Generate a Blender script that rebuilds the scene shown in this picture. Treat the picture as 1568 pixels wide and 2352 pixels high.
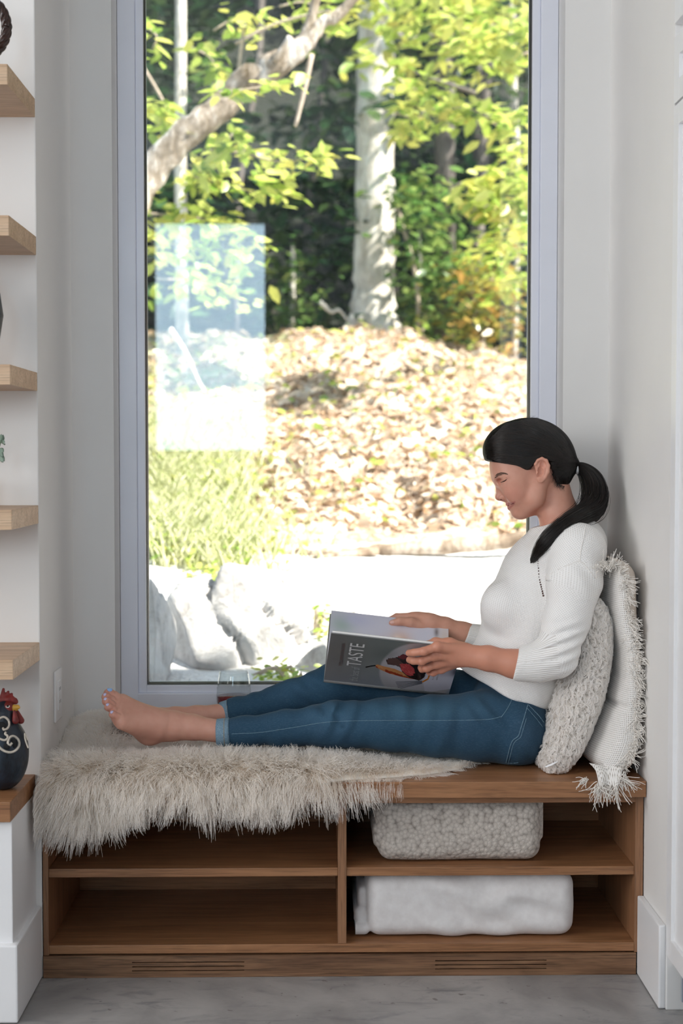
import bpy, bmesh, math, random
import numpy as np
from mathutils import Vector, Matrix
for _o in list(bpy.data.objects): bpy.data.objects.remove(_o)
SC = bpy.context.scene
COL = SC.collection
# ---------------------------------------------------------------- camera
F = 3200.0; IW, IH = 1568, 2352
YAW = math.atan(54 / F); PIT = math.atan(127 / F); CH = 1.209; CD = 3.2
cam = bpy.data.cameras.new('camera'); camo = bpy.data.objects.new('camera', cam); COL.objects.link(camo)
cam.sensor_fit = 'HORIZONTAL'; cam.sensor_width = 24.0; cam.lens = F * 24.0 / IW
camo.location = (0, -CD, CH); camo.rotation_euler = (math.pi / 2 - PIT, 0, -YAW)
cam.dof.use_dof = True; cam.dof.focus_distance = 3.36; cam.dof.aperture_fstop = 2.9
cam.clip_end = 200; SC.camera = camo
# ---------------------------------------------------------------- sky, sun, daylight through the room's windows, an added fill
w = bpy.data.worlds.new('sky'); SC.world = w; w.use_nodes = True
w.node_tree.nodes['Background'].inputs[0].default_value = (0.62, 0.80, 1.0, 1)
w.node_tree.nodes['Background'].inputs[1].default_value = 1.5
def lamp(name, kind, loc, rot, energy, color, sx=None, sy=None):
    l = bpy.data.lights.new(name, kind); l.energy = energy; l.color = color
    if kind == 'AREA': l.shape = 'RECTANGLE'; l.size = sx; l.size_y = sy
    o = bpy.data.objects.new(name, l); COL.objects.link(o); o.location = loc; o.rotation_euler = rot; return o
sun = lamp('sun', 'SUN', (3, 3, 8), (0, 0, 0), 20.5, (1.0, 0.93, 0.82)); sun.data.angle = 0.02
sun.rotation_euler = Vector((-0.66, 0.30, -0.72)).to_track_quat('-Z', 'Y').to_euler()
# the room's other windows: a wide one in the left wall, a tall one behind the camera
lamp('daylight_left_window', 'AREA', (-4.15, -2.7, 2.05), (0, -math.pi / 2, 0), 165, (1.0, 0.965, 0.935), 1.8, 3.4)
lamp('daylight_rear_window', 'AREA', (-0.83, -6.46, 2.13), (-math.pi / 2, 0, math.pi), 36, (0.60, 0.83, 1.0), 0.84, 1.74)
lamp('added_fill_rear_high', 'AREA', (-2.85, -6.46, 2.35), (-math.pi / 2, 0, math.pi), 48, (1.0, 0.97, 0.94), 1.7, 1.3)  # added fill lamp that brightens camera-facing sides; no known window here
SC.view_settings.view_transform = 'Standard'; SC.view_settings.look = 'None'
SC.view_settings.exposure = -0.33; SC.view_settings.gamma = 1.0; SC.view_settings.use_curve_mapping = False
try:
    SC.cycles.use_denoising = True; SC.cycles.denoiser = 'OPENIMAGEDENOISE'
    SC.cycles.max_bounces = 10; SC.cycles.diffuse_bounces = 8; SC.cycles.use_adaptive_sampling = True; SC.cycles.adaptive_threshold = .07; SC.cycles.adaptive_min_samples = 12; SC.cycles.transparent_max_bounces = 24
    SC.cycles.caustics_reflective = False; SC.cycles.caustics_refractive = False
    SC.cycles.sample_clamp_indirect = 6.0
except Exception: pass
# ---------------------------------------------------------------- pixel <-> place (a pixel and a real depth give a point)
_fw = np.array((math.sin(YAW) * math.cos(PIT), math.cos(YAW) * math.cos(PIT), -math.sin(PIT)))
_rt = np.array((math.cos(YAW), -math.sin(YAW), 0.0))
_up = np.array((math.sin(YAW) * math.sin(PIT), math.cos(YAW) * math.sin(PIT), math.cos(PIT)))
_cp = np.array((0, -CD, CH))
def ray(x, y): return _fw + (x - IW / 2) / F * _rt - (y - IH / 2) / F * _up
def at(x, y, Y=0.0):
    d = ray(x, y); return _cp + d * ((Y + CD) / d[1])
def atX(x, y, X):
    d = ray(x, y); return _cp + d * (X / d[0])
def atZ(x, y, Z):
    d = ray(x, y); return _cp + d * ((Z - CH) / d[2])
def atv(x, y, Y):
    x, y, Y = np.broadcast_arrays(np.asarray(x, float), np.asarray(y, float), np.asarray(Y, float)); d = _fw + ((x - IW / 2) / F)[..., None] * _rt - ((y - IH / 2) / F)[..., None] * _up
    return _cp + d * ((Y + CD) / d[..., 1])[..., None]
RNG = np.random.default_rng(7)
# ---------------------------------------------------------------- objects
def tag(o, label=None, cat=None, group=None, kind=None):
    for k, v in (('label', label), ('category', cat), ('group', group), ('kind', kind)):
        if v: o[k] = v
    return o
def thing(name, loc, label, cat, group=None, kind=None):
    o = bpy.data.objects.new(name, None); COL.objects.link(o); o.location = Vector(loc); o.empty_display_size = .05
    return tag(o, label, cat, group, kind)
def worldloc(p):
    v = Vector((0, 0, 0))
    while p is not None: v = v + p.location; p = p.parent
    return v
def link(name, me, m, parent=None, loc=None, smooth=False):
    """me holds world coordinates; the object's origin goes to loc (world) or the parent's place"""
    base = Vector(loc) if loc is not None else Vector((0, 0, 0)) if parent is None else worldloc(parent)
    me.transform(Matrix.Translation(-base))
    o = bpy.data.objects.new(name, me); COL.objects.link(o)
    if parent is not None:
        o.parent = parent; o.location = base - worldloc(parent)
    else: o.location = base
    for x in (m if isinstance(m, (list, tuple)) else [m]):
        if x is not None: me.materials.append(x)
    if smooth and len(me.polygons): me.polygons.foreach_set('use_smooth', np.ones(len(me.polygons), bool))
    return o
def mesh(name, V, Fc):
    me = bpy.data.meshes.new(name); me.from_pydata([tuple(map(float, v)) for v in V], [], [tuple(map(int, f)) for f in Fc]); me.update(); return me
def fastmesh(name, V, Q):
    """numpy verts (n,3) and faces (m,k) all of one size"""
    V = np.asarray(V, np.float32); Q = np.asarray(Q, np.int32); k = Q.shape[1]
    me = bpy.data.meshes.new(name); me.vertices.add(len(V)); me.vertices.foreach_set('co', V.ravel())
    me.loops.add(Q.size); me.loops.foreach_set('vertex_index', Q.ravel())
    me.polygons.add(len(Q)); me.polygons.foreach_set('loop_start', np.arange(0, Q.size, k, dtype=np.int32))
    me.update(calc_edges=True); me.validate(); return me
def bmobj(name, bm, m, parent=None, loc=None, smooth=False):
    me = bpy.data.meshes.new(name); bmesh.ops.recalc_face_normals(bm, faces=bm.faces); bm.to_mesh(me); bm.free()
    return link(name, me, m, parent, loc, smooth)
def bm_box(bm, a, b, bev=0.0, seg=2):
    r = bmesh.ops.create_cube(bm, size=1.0); vs = r['verts']
    a, b = np.array(a, float), np.array(b, float); lo, hi = np.minimum(a, b), np.maximum(a, b)
    for v in vs: v.co = Vector((lo + hi) / 2 + np.array(v.co) * (hi - lo))
    if bev > 0:
        es = list({e for v in vs for e in v.link_edges})
        bmesh.ops.bevel(bm, geom=es, offset=bev, segments=seg, affect='EDGES', profile=.6)
def box(name, a, b, m, parent=None, bev=0.0012, seg=2, loc=None):
    bm = bmesh.new(); bm_box(bm, a, b, bev, seg)
    if parent is None and loc is None:
        lo, hi = np.minimum(a, b), np.maximum(a, b); loc = ((lo[0] + hi[0]) / 2, (lo[1] + hi[1]) / 2, lo[2])
    return bmobj(name, bm, m, parent, loc)
def prism(name, pts, axis, a, b, m, parent=None, loc=None, bev=0):
    """polygon pts (2-D, other two axes in order) pushed from a to b along axis"""
    bm = bmesh.new(); ring = []
    for t in (a, b):
        r = []
        for p in pts:
            c = list(p); c.insert(axis, t); r.append(bm.verts.new(c))
        ring.append(r)
    n = len(pts); bm.faces.new(ring[0]); bm.faces.new(ring[1][::-1])
    for i in range(n): bm.faces.new((ring[0][i], ring[1][i], ring[1][(i + 1) % n], ring[0][(i + 1) % n]))
    if bev: bmesh.ops.bevel(bm, geom=list(bm.edges), offset=bev, segments=2, affect='EDGES')
    return bmobj(name, bm, m, parent, loc)
def frames(P):
    P = np.asarray(P, float); T = np.gradient(P, axis=0); T /= np.linalg.norm(T, axis=1)[:, None] + 1e-12
    n = np.cross(T[0], (0, 0, 1.0));
    if np.linalg.norm(n) < .05: n = np.cross(T[0], (0, 1.0, 0))
    N = []
    for t in T:
        n = n - t * np.dot(n, t); n /= np.linalg.norm(n) + 1e-12; N.append(n.copy())
    N = np.array(N); return T, N, np.cross(T, N)
def tube_data(P, R, seg=10, flat=1.0, caps=True):
    P = np.asarray(P, float); R = np.broadcast_to(np.asarray(R, float), (len(P),)); T, N, B = frames(P)
    a = np.linspace(0, 2 * np.pi, seg, endpoint=False)
    V = P[:, None, :] + R[:, None, None] * (np.cos(a)[None, :, None] * N[:, None, :] + flat * np.sin(a)[None, :, None] * B[:, None, :])
    V = V.reshape(-1, 3); n = len(P); Fc = []
    for i in range(n - 1):
        for j in range(seg):
            Fc.append((i * seg + j, i * seg + (j + 1) % seg, (i + 1) * seg + (j + 1) % seg, (i + 1) * seg + j))
    V = list(map(tuple, V))
    if caps:
        for k, i in ((0, 0), (n - 1, n - 1)):
            c = len(V); V.append(tuple(P[i])); b = i * seg
            for j in range(seg):
                f = (b + j, b + (j + 1) % seg, c); Fc.append(f if k else f[::-1])
    return V, Fc
def tube(name, P, R, m, parent=None, seg=10, flat=1.0, loc=None):
    V, Fc = tube_data(P, R, seg, flat); return link(name, mesh(name, V, Fc), m, parent, loc, True)
def merge(parts):
    V, Fc = [], []
    for v, f in parts:
        b = len(V); V += list(v); Fc += [tuple(i + b for i in q) for q in f]
    return V, Fc
def lathe(name, prof, c, m, parent=None, seg=32, loc=None, smooth=True, closed=False):
    V, Fc = [], []; n = len(prof)
    for r, z in prof:
        for j in range(seg):
            t = 2 * math.pi * j / seg; V.append((c[0] + r * math.cos(t), c[1] + r * math.sin(t), c[2] + z))
    for i in range(n - 1 + (1 if closed else 0)):
        k = (i + 1) % n
        for j in range(seg): Fc.append((i * seg + j, i * seg + (j + 1) % seg, k * seg + (j + 1) % seg, k * seg + j))
    me = mesh(name, V, Fc); bm = bmesh.new(); bm.from_mesh(me); bmesh.ops.remove_doubles(bm, verts=bm.verts, dist=1e-6); bm.to_mesh(me); bm.free()
    return link(name, me, m, parent, loc, smooth)
def spline(pts, n):
    """Catmull-Rom through pts (any columns), n samples"""
    P = np.asarray(pts, float); P = np.vstack([2 * P[0] - P[1], P, 2 * P[-1] - P[-2]]); k = len(P) - 3
    t = np.linspace(0, k - 1e-9, n); i = t.astype(int); u = (t - i)[:, None]
    a, b, c, d = P[i], P[i + 1], P[i + 2], P[i + 3]
    return .5 * (2 * b + (c - a) * u + (2 * a - 5 * b + 4 * c - d) * u * u + (3 * b - a - 3 * c + d) * u ** 3)
def strands(name, S, m, parent, r0, r1=0.0002, kind='stuff', radii=None):
    """S (n, k, 3) world points -> one hair-curves object"""
    n, k = S.shape[:2]; hc = bpy.data.hair_curves.new(name); hc.add_curves([k] * n)
    base = np.array(worldloc(parent)) if parent is not None else np.zeros(3)
    hc.attributes['position'].data.foreach_set('vector', (S - base).astype(np.float32).ravel())
    ra = hc.attributes.get('radius') or hc.attributes.new('radius', 'FLOAT', 'POINT')
    if radii is None: radii = np.broadcast_to(np.linspace(r0, r1, k), (n, k))
    ra.data.foreach_set('value', np.ascontiguousarray(radii, np.float32).ravel())
    hc.materials.append(m); o = bpy.data.objects.new(name, hc); COL.objects.link(o); o.parent = parent
    if kind: o['kind'] = kind
    return o
# ---------------------------------------------------------------- materials
class N:
    def __init__(s, name):
        s.m = bpy.data.materials.new(name); s.m.use_nodes = True; s.t = s.m.node_tree; s.p = s.t.nodes['Principled BSDF']; s.out = s.t.nodes['Material Output']
    def n(s, kind, **kw):
        x = s.t.nodes.new(kind)
        for k, v in kw.items():
            if k.startswith('i_'): x.inputs[k[2:].replace('_', ' ')].default_value = v
            else: setattr(x, k, v)
        return x
    def l(s, a, b): s.t.links.new(a, b)
    def coord(s, which='Object', scale=(1, 1, 1), rot=(0, 0, 0)):
        c = s.n('ShaderNodeTexCoord'); mp = s.n('ShaderNodeMapping'); mp.inputs['Scale'].default_value = scale; mp.inputs['Rotation'].default_value = rot
        s.l(c.outputs[which], mp.inputs[0]); return mp.outputs[0]
    def noise(s, vec, scale, detail=3, rough=.5, dist=0):
        x = s.n('ShaderNodeTexNoise'); x.inputs['Scale'].default_value = scale; x.inputs['Detail'].default_value = detail
        x.inputs['Roughness'].default_value = rough; x.inputs['Distortion'].default_value = dist
        if vec is not None: s.l(vec, x.inputs['Vector'])
        return x.outputs['Fac']
    def ramp(s, fac, stops):
        r = s.n('ShaderNodeValToRGB'); el = r.color_ramp.elements
        while len(el) < len(stops): el.new(.5)
        for e, (p, c) in zip(el, stops): e.position = p; e.color = tuple(c) + (1,) if len(c) == 3 else c
        s.l(fac, r.inputs[0]); return r.outputs[0]
    def mix(s, fac, a, b, mode='MIX'):
        x = s.n('ShaderNodeMix', data_type='RGBA', blend_type=mode)
        for i, v in ((0, fac), (6, a), (7, b)):
            if hasattr(v, 'node'): s.l(v, x.inputs[i])
            else: x.inputs[i].default_value = v if i == 0 else tuple(v) + (1,) if len(v) == 3 else v
        return x.outputs[2]
    def math(s, op, a, b=None):
        x = s.n('ShaderNodeMath', operation=op)
        for i, v in ((0, a), (1, b)):
            if v is None: continue
            if hasattr(v, 'node'): s.l(v, x.inputs[i])
            else: x.inputs[i].default_value = v
        return x.outputs[0]
    def bump(s, h, strength=.3, dist=.002, normal=None):
        b = s.n('ShaderNodeBump'); b.inputs['Strength'].default_value = strength; b.inputs['Distance'].default_value = dist
        s.l(h, b.inputs['Height'])
        if normal is not None: s.l(normal, b.inputs['Normal'])
        s.l(b.outputs[0], s.p.inputs['Normal']); return b.outputs[0]
    def base(s, c):
        if hasattr(c, 'node'): s.l(c, s.p.inputs['Base Color'])
        else: s.p.inputs['Base Color'].default_value = tuple(c) + (1,)
        return s
    def set(s, **kw):
        for k, v in kw.items(): s.p.inputs[k.replace('_', ' ')].default_value = v
        return s
def sr(r, g, b):
    f = lambda v: (v / 255 / 12.92) if v <= 10.3 else ((v / 255 + .055) / 1.055) ** 2.4
    return (f(r), f(g), f(b))
def plain(name, c, rough=.5, var=.04, scale=30, bump=0, **kw):
    k = N(name); v = k.coord(); f = k.noise(v, scale, 4)
    lo = tuple(max(0, x * (1 - var)) for x in c); hi = tuple(min(1, x * (1 + var)) for x in c)
    k.base(k.ramp(f, [(.3, lo), (.7, hi)])).set(Roughness=rough, **kw)
    if bump: k.bump(k.noise(v, scale * 4, 3), bump, .001)
    return k.m
def wood(name, dark, mid, light, axis=0, rough=.42, scale=1.0, contrast=1.0):
    """oak: long fibres along the axis, cathedral bands, fine pores"""
    k = N(name); s = [14.0 * scale] * 3; s[axis] = .9 * scale; v = k.coord('Object', tuple(s))
    s2 = [90.0] * 3; s2[axis] = 2.5; v2 = k.coord('Object', tuple(s2))
    s3 = [5.0 * scale] * 3; s3[axis] = .55 * scale; v3 = k.coord('Object', tuple(s3))
    a = k.noise(v, 1.6, 5, .6, 1.2); c = k.noise(v3, 2.0, 2, .5, 2.5); pores = k.noise(v2, 3.0, 3, .7)
    rings = k.math('PINGPONG', k.math('MULTIPLY', c, 7.0), .5)
    col = k.ramp(a, [(.28, dark), (.5, mid), (.74, light)])
    col = k.mix(k.math('MULTIPLY', rings, .55 * contrast), col, tuple(x * .62 for x in mid), 'MIX')
    pf = k.ramp(pores, [(.36, (.55, .55, .55)), (.5, (1, 1, 1))])
    col = k.mix(.75 * contrast, col, pf, 'MULTIPLY')
    k.base(col).set(Roughness=rough); k.bump(pores, .12, .0006); return k.m
# ================================================================ materials of the room
M_wall = plain('wall_paint', (.79, .778, .762), .62, .012, 6, .03)
M_white = plain('white_satin_paint', (.82, .82, .83), .38, .012, 9, .02)
M_vinyl = plain('window_vinyl', (.78, .80, .88), .32, .015, 8)
M_gasket = plain('black_gasket', (.03, .03, .035), .6)
M_ceil = plain('ceiling_paint', (.72, .72, .71), .8, .01, 5); M_dim = plain('grey_room_paint', (.30, .30, .31), .7, .03, 3)
M_oak = wood('bench_oak', (.23, .102, .044), (.34, .16, .072), (.46, .23, .108), 0)
M_oak_v = wood('bench_oak_upright', (.215, .100, .048), (.315, .155, .078), (.42, .22, .115), 2)
M_oak_y = wood('bench_oak_side', (.20, .095, .046), (.30, .148, .075), (.40, .21, .11), 1)
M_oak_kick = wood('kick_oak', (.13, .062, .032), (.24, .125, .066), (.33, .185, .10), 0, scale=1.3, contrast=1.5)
M_shelf = wood('shelf_oak', (.44, .275, .165), (.59, .40, .255), (.72, .53, .365), 0, .5)  # lighter than the bench oak: stronger light on the shelves put into the colour
M_black = plain('slot_black', (.006, .005, .005), .9)
M_label = plain('paper_white', (.85, .85, .86), .6)
k = N('polished_concrete'); v = k.coord('Object')
a = k.noise(v, 3.2, 6, .62, .6); b = k.noise(k.coord('Object', (3, 9, 3)), 2.2, 6, .7, .8); g = k.noise(v, 46, 2, .5)
c = k.ramp(a, [(.30, (.235, .228, .225)), (.5, (.37, .358, .35)), (.72, (.46, .447, .435))])
c = k.mix(k.ramp(b, [(.54, (0, 0, 0)), (.70, (.75, .75, .75))]), c, (.175, .175, .185))
c = k.mix(k.ramp(g, [(.70, (0, 0, 0)), (.75, (.8, .8, .8))]), c, (.14, .125, .12))
k.base(c).set(Roughness=.36); k.bump(k.noise(v, 60, 3), .05, .001); M_floor = k.m
# architectural glass: clear, with the mirror-like reflection of a double pane
k = N('window_glass'); fr = k.n('ShaderNodeFresnel'); fr.inputs['IOR'].default_value = 1.62
tr = k.n('ShaderNodeBsdfTransparent'); tr.inputs[0].default_value = (.985, .995, .99, 1)
gl = k.n('ShaderNodeBsdfGlossy'); gl.inputs['Roughness'].default_value = 0.0
ms = k.n('ShaderNodeMixShader'); k.l(fr.outputs[0], ms.inputs[0]); k.l(tr.outputs[0], ms.inputs[1]); k.l(gl.outputs[0], ms.inputs[2]); k.l(ms.outputs[0], k.out.inputs[0])
M_glass = k.m
XL, XR, YB = -0.639, 0.759, 0.44          # alcove side walls and back wall
RX0, RX1, RY0, RZ = -4.2, 2.4, -6.5, 3.35   # the room around the camera
def S(o, label=None): o['kind'] = 'structure'; return o
# floor, ceiling
S(box('floor', (RX0 - .2, RY0 - .2, -.08), (RX1 + .2, .66, 0), M_floor, bev=0))
S(box('ceiling', (RX0 - .2, RY0 - .2, RZ), (RX1 + .2, .7, RZ + .15), M_ceil, bev=0))
# wall that carries the shelves, its return into the alcove, the alcove's back wall with the window opening
S(box('wall_shelf', (RX0, 0, 0), (XL, .70, RZ), M_wall, bev=.003))
OX0, OX1, OZ0, OZ1 = -.531, .640, .424, 3.0
bm = bmesh.new()
bm_box(bm, (XL - .002, YB, 0), (OX0, .70, RZ)); bm_box(bm, (OX1, YB, 0), (XR + .002, .70, RZ))
bm_box(bm, (OX0, YB, 0), (OX1, .70, OZ0)); bm_box(bm, (OX0, YB, OZ1), (OX1, .70, RZ))
S(bmobj('wall_back', bm, M_wall, loc=(0, YB, 0)))
S(box('wall_right', (XR, -.212, 0), (RX1, .70, RZ), M_wall, bev=.003))
# the room behind the camera, with two daylight window openings and one made for the added fill
S(box('wall_right_rear', (XR + .62, RY0, 0), (RX1, -1.9, RZ), M_dim, bev=0))
bm = bmesh.new()
for a, b in (((RX0 - .15, RY0, 0), (RX0, -4.4, RZ)), ((RX0 - .15, -1.0, 0), (RX0, .7, RZ)), ((RX0 - .15, -4.4, 0), (RX0, -1.0, 1.15)), ((RX0 - .15, -4.4, 2.95), (RX0, -1.0, RZ))): bm_box(bm, a, b)
S(bmobj('wall_left', bm, M_dim, loc=(RX0, -2, 0)))
bm = bmesh.new()
for a, b in (((RX0, RY0 - .15, 0), (-3.7, RY0, RZ)), ((-3.7, RY0 - .15, 0), (-2.0, RY0, 1.7)), ((-3.7, RY0 - .15, 3.0), (-2.0, RY0, RZ)), ((-2.0, RY0 - .15, 0), (-1.25, RY0, RZ)), ((-1.25, RY0 - .15, 0), (-.41, RY0, 1.26)), ((-1.25, RY0 - .15, 3.0), (-.41, RY0, RZ)), ((-.41, RY0 - .15, 0), (RX1, RY0, RZ))): bm_box(bm, a, b)
S(bmobj('wall_rear', bm, M_dim, loc=(0, RY0, 0)))
# window: outer frame, sash, gasket, pane
win = thing('window_1', (.055, .54, OZ0), 'tall fixed picture window with white vinyl frame behind the bench', None, kind='structure')
def ring(name, x0, x1, z0, z1, wd, wb, y0, y1, m, parent, bev=.002):
    bm = bmesh.new()
    bm_box(bm, (x0, y0, z0), (x0 + wd, y1, z1), bev); bm_box(bm, (x1 - wd, y0, z0), (x1, y1, z1), bev)
    bm_box(bm, (x0 + wd * .98, y0, z0), (x1 - wd * .98, y1, z0 + wb), bev); bm_box(bm, (x0 + wd * .98, y0, z1 - wb), (x1 - wd * .98, y1, z1), bev)
    return bmobj(name, bm, m, parent)
fx0, fx1 = OX0 + .001, OX1 - .001
ring('outer_frame', fx0, fx1, OZ0 + .036, OZ1, .046, .112, .535, .64, M_vinyl, win)
ring('sash', fx0 + .046, fx1 - .046, OZ0 + .148, OZ1 - .1, .0215, .0205, .546, .62, M_vinyl, win)
gx0, gx1, gz0, gz1 = fx0 + .0675, fx1 - .0675, OZ0 + .1685, OZ1 - .12
ring('gasket', gx0, gx1, gz0, gz1, .0018, .0018, .560, .60, M_gasket, win, 0)
o = box('pane', (gx0 + .001, .576, gz0 + .001), (gx1 - .001, .582, gz1 - .001), M_glass, win, bev=0)
# baseboards
def baseboard(name, pts, label): return S(prism(name, pts[0], pts[1], pts[2], pts[3], M_white, bev=.002))
S(box('baseboard_right', (.7435, -.2095, 0.002), (XR, -.0005, .187), M_white, bev=.004))
# ================================================================ bench
B = thing('window_bench', (.055, .2, 0), 'long oak window bench with open cubbies under a thick seat board', 'bench')
BX0, BX1 = -.6375, .7425
box('seat_board', (-.648, -.022, .4225), (.7575, YB + .09, .460), M_oak, B, bev=.0015)
box('side_panel', (-.637, 0.0, .052), (-.6245, YB - .004, .4215), M_oak_v, B); box('side_panel', (.7375, 0.0, .052), (.7565, YB - .004, .4215), M_oak_v, B)
box('divider', (.0455, .002, .076), (.0655, YB - .02, .4055), M_oak_v, B)
box('front_rail', (-.6245, .0005, .4055), (.7375, .019, .4215), M_oak, B)
box('back_rail', (-.6245, YB - .045, .352), (.7375, YB - .027, .4215), M_oak, B)
box('back_panel', (-.6245, YB - .02, .052), (.7375, YB - .006, .4215), M_oak, B)
box('shelf', (-.6245, .006, .2335), (.0455, YB - .022, .2535), M_oak, B); box('shelf', (.0655, .006, .2335), (.7375, YB - .022, .2535), M_oak, B)
box('bottom_board', (-.6245, .001, .055), (.7375, YB - .022, .0755), M_oak, B)
# toe kick board with two sets of three slots cut right through
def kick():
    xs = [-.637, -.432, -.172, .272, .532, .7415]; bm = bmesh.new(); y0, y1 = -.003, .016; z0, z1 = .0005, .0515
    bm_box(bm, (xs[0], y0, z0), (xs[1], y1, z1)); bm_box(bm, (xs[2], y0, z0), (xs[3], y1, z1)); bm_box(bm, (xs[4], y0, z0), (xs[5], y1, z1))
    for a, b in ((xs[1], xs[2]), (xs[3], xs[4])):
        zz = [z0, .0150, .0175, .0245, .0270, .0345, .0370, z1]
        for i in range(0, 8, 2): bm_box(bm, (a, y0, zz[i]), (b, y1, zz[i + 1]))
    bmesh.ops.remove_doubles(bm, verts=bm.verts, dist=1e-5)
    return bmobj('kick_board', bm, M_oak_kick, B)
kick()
box('vent_shade_backing', (-.44, .017, .002), (-.165, .03, .05), M_black, B, bev=0); box('vent_shade_backing', (.265, .017, .002), (.54, .03, .05), M_black, B, bev=0)  # black backing added to stand in for the shade inside the slots
p = atZ(118, 1787, .4603)
bm = bmesh.new(); bm_box(bm, (p[0] - .0045, p[1] - .008, .4601), (p[0] + .0045, p[1] + .008, .4604)); bmobj('paper_label', bm, M_label, B)
# ================================================================ floating shelves and the low white cabinet
zs = [2.019, 1.709, 1.401, 1.098, .783]
nm = ['topmost oak floating shelf holding the dark twisted ring', 'second oak floating shelf from the top of the left wall', 'third oak floating shelf from the top with grey vase above second',
      'oak floating shelf with the grey green sprig above it', 'lowest oak floating shelf just above the rooster figurine']
nm = ['topmost oak floating shelf, the one carrying the dark twisted ring', 'second highest oak floating shelf, empty in view, below the ring shelf',
      'middle oak floating shelf carrying the round grey vase', 'oak floating shelf carrying the grey-green leafy sprig', 'lowest oak floating shelf, just above the rooster figurine']
for z, l in zip(zs, nm):
    tag(box('floating_shelf', (-2.2, -.280, z - .042), (XL - .001, -.0003, z), M_shelf, bev=.0012, loc=(-1.2, -.14, z - .042)), l, 'shelf', 'floating oak shelves')
C = thing('base_cabinet', (-1.4, -.14, 0), 'low white base cabinet with thick oak top under the floating shelves', 'cabinet')
box('oak_top', (-2.3, -.262, .434), (-.6525, -.0003, .477), M_oak, C, bev=.0015)
box('body', (-2.3, -.248, .002), (-.6525, -.0005, .4335), M_white, C, bev=.002)
box('plinth_board', (-2.3, -.264, .002), (-.640, -.0008, .170), M_white, C, bev=.004)
# outlet on the alcove's left wall
O = thing('wall_outlet', (XL, .195, .57), 'white wall outlet on the alcove side wall above the sheepskin', 'outlet')
box('cover_plate', (XL, .157, .565), (XL + .006, .237, .690), M_white, O, bev=.003)
box('outlet_insert', (XL + .005, .180, .592), (XL + .0085, .214, .663), M_white, O, bev=.001)
for z in (.612, .643):
    for y in (.191, .203): box('slot', (XL + .008, y - .001, z - .004), (XL + .0088, y + .001, z + .004), M_black, O, bev=0)
# ================================================================ tall white pantry cabinet at the right edge
P_ = thing('pantry_cabinet', (1.05, -.8, 0), 'tall white shaker pantry cabinet at the right edge beside the wall', 'cabinet')
box('carcass', (.775, -1.6, .10), (1.37, -.2135, RZ - .01), M_white, P_, bev=.001)
def shaker(name, z0, z1):
    x0 = .757; d = box(name, (x0 + .008, -.86, z0), (.775, -.216, z1), M_white, P_, bev=0)
    for a, b in (((x0, -.258, z0), (x0 + .0082, -.216, z1)), ((x0, -.86, z0), (x0 + .0082, -.818, z1)), ((x0, -.818, z0), (x0 + .0082, -.258, z0 + .045)), ((x0, -.818, z1 - .045), (x0 + .0082, -.258, z1))):
        box('frame_rail', a, b, M_white, d, bev=.0012)
    return d
shaker('door', .125, 1.952); shaker('door', 1.9575, 2.098); shaker('door', 2.1265, 3.0)
box('toe_kick', (.80, -1.6, .002), (1.3, -.22, .10), M_black, P_, bev=0)
k_ = plain('grille_grey', (.33, .36, .42), .5)
for i in range(9): box('grille_bar', (.786, -.245 - i * .02, .03), (.799, -.235 - i * .02, .10), k_, P_, bev=0)
# ================================================================ outside the window
def vnoise(x, y, seed=0):
    r = np.random.default_rng(seed); T = r.random((256, 256)); xi = np.floor(x).astype(int); yi = np.floor(y).astype(int)
    u = x - xi; v = y - yi; u = u * u * (3 - 2 * u); v = v * v * (3 - 2 * v); g = lambda a, b: T[a & 255, b & 255]
    return (g(xi, yi) * (1 - u) + g(xi + 1, yi) * u) * (1 - v) + (g(xi, yi + 1) * (1 - u) + g(xi + 1, yi + 1) * u) * v - .5
_td = np.array([3.7, 4.5, 5.2, 6.0, 6.5, 7.0, 7.35, 8.0, 9.0, 10.5, 12, 13, 14, 16, 20, 25, 33, 46])
_tz = np.array([.28, .33, .42, .60, .74, .79, .90, 1.16, 1.44, 1.80, 2.08, 2.25, 2.33, 2.25, 2.5, 5.0, 12.0, 24.0])
def ground_z(X, Y):
    X = np.asarray(X, float); Y = np.asarray(Y, float); d = Y + 3.2
    z = np.interp(d, _td, _tz)
    rough = np.clip((d - 6.8) / 1.0, 0.1, 1) * np.clip((16 - d) / 3, .3, 1)
    z = z + rough * (.30 * vnoise(X * .9 + 7, Y * .9, 1) + .20 * vnoise(X * 2.6, Y * 2.6 + 3, 2) + .09 * vnoise(X * 7, Y * 7, 3) + .04 * vnoise(X * 17, Y * 17, 4))
    z = z - np.clip(X - .9, 0, 6) * .13 * np.clip((d - 8) / 4, 0, 1) * np.clip((20 - d) / 5, 0, 1)
    # low bank of grass rising to the left
    z = z + .10 * np.clip((-X - .35) / .6, 0, 1) * np.clip((d - 5.4) / .8, 0, 1) * np.clip((9 - d) / 2, 0, 1)
    return z
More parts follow.
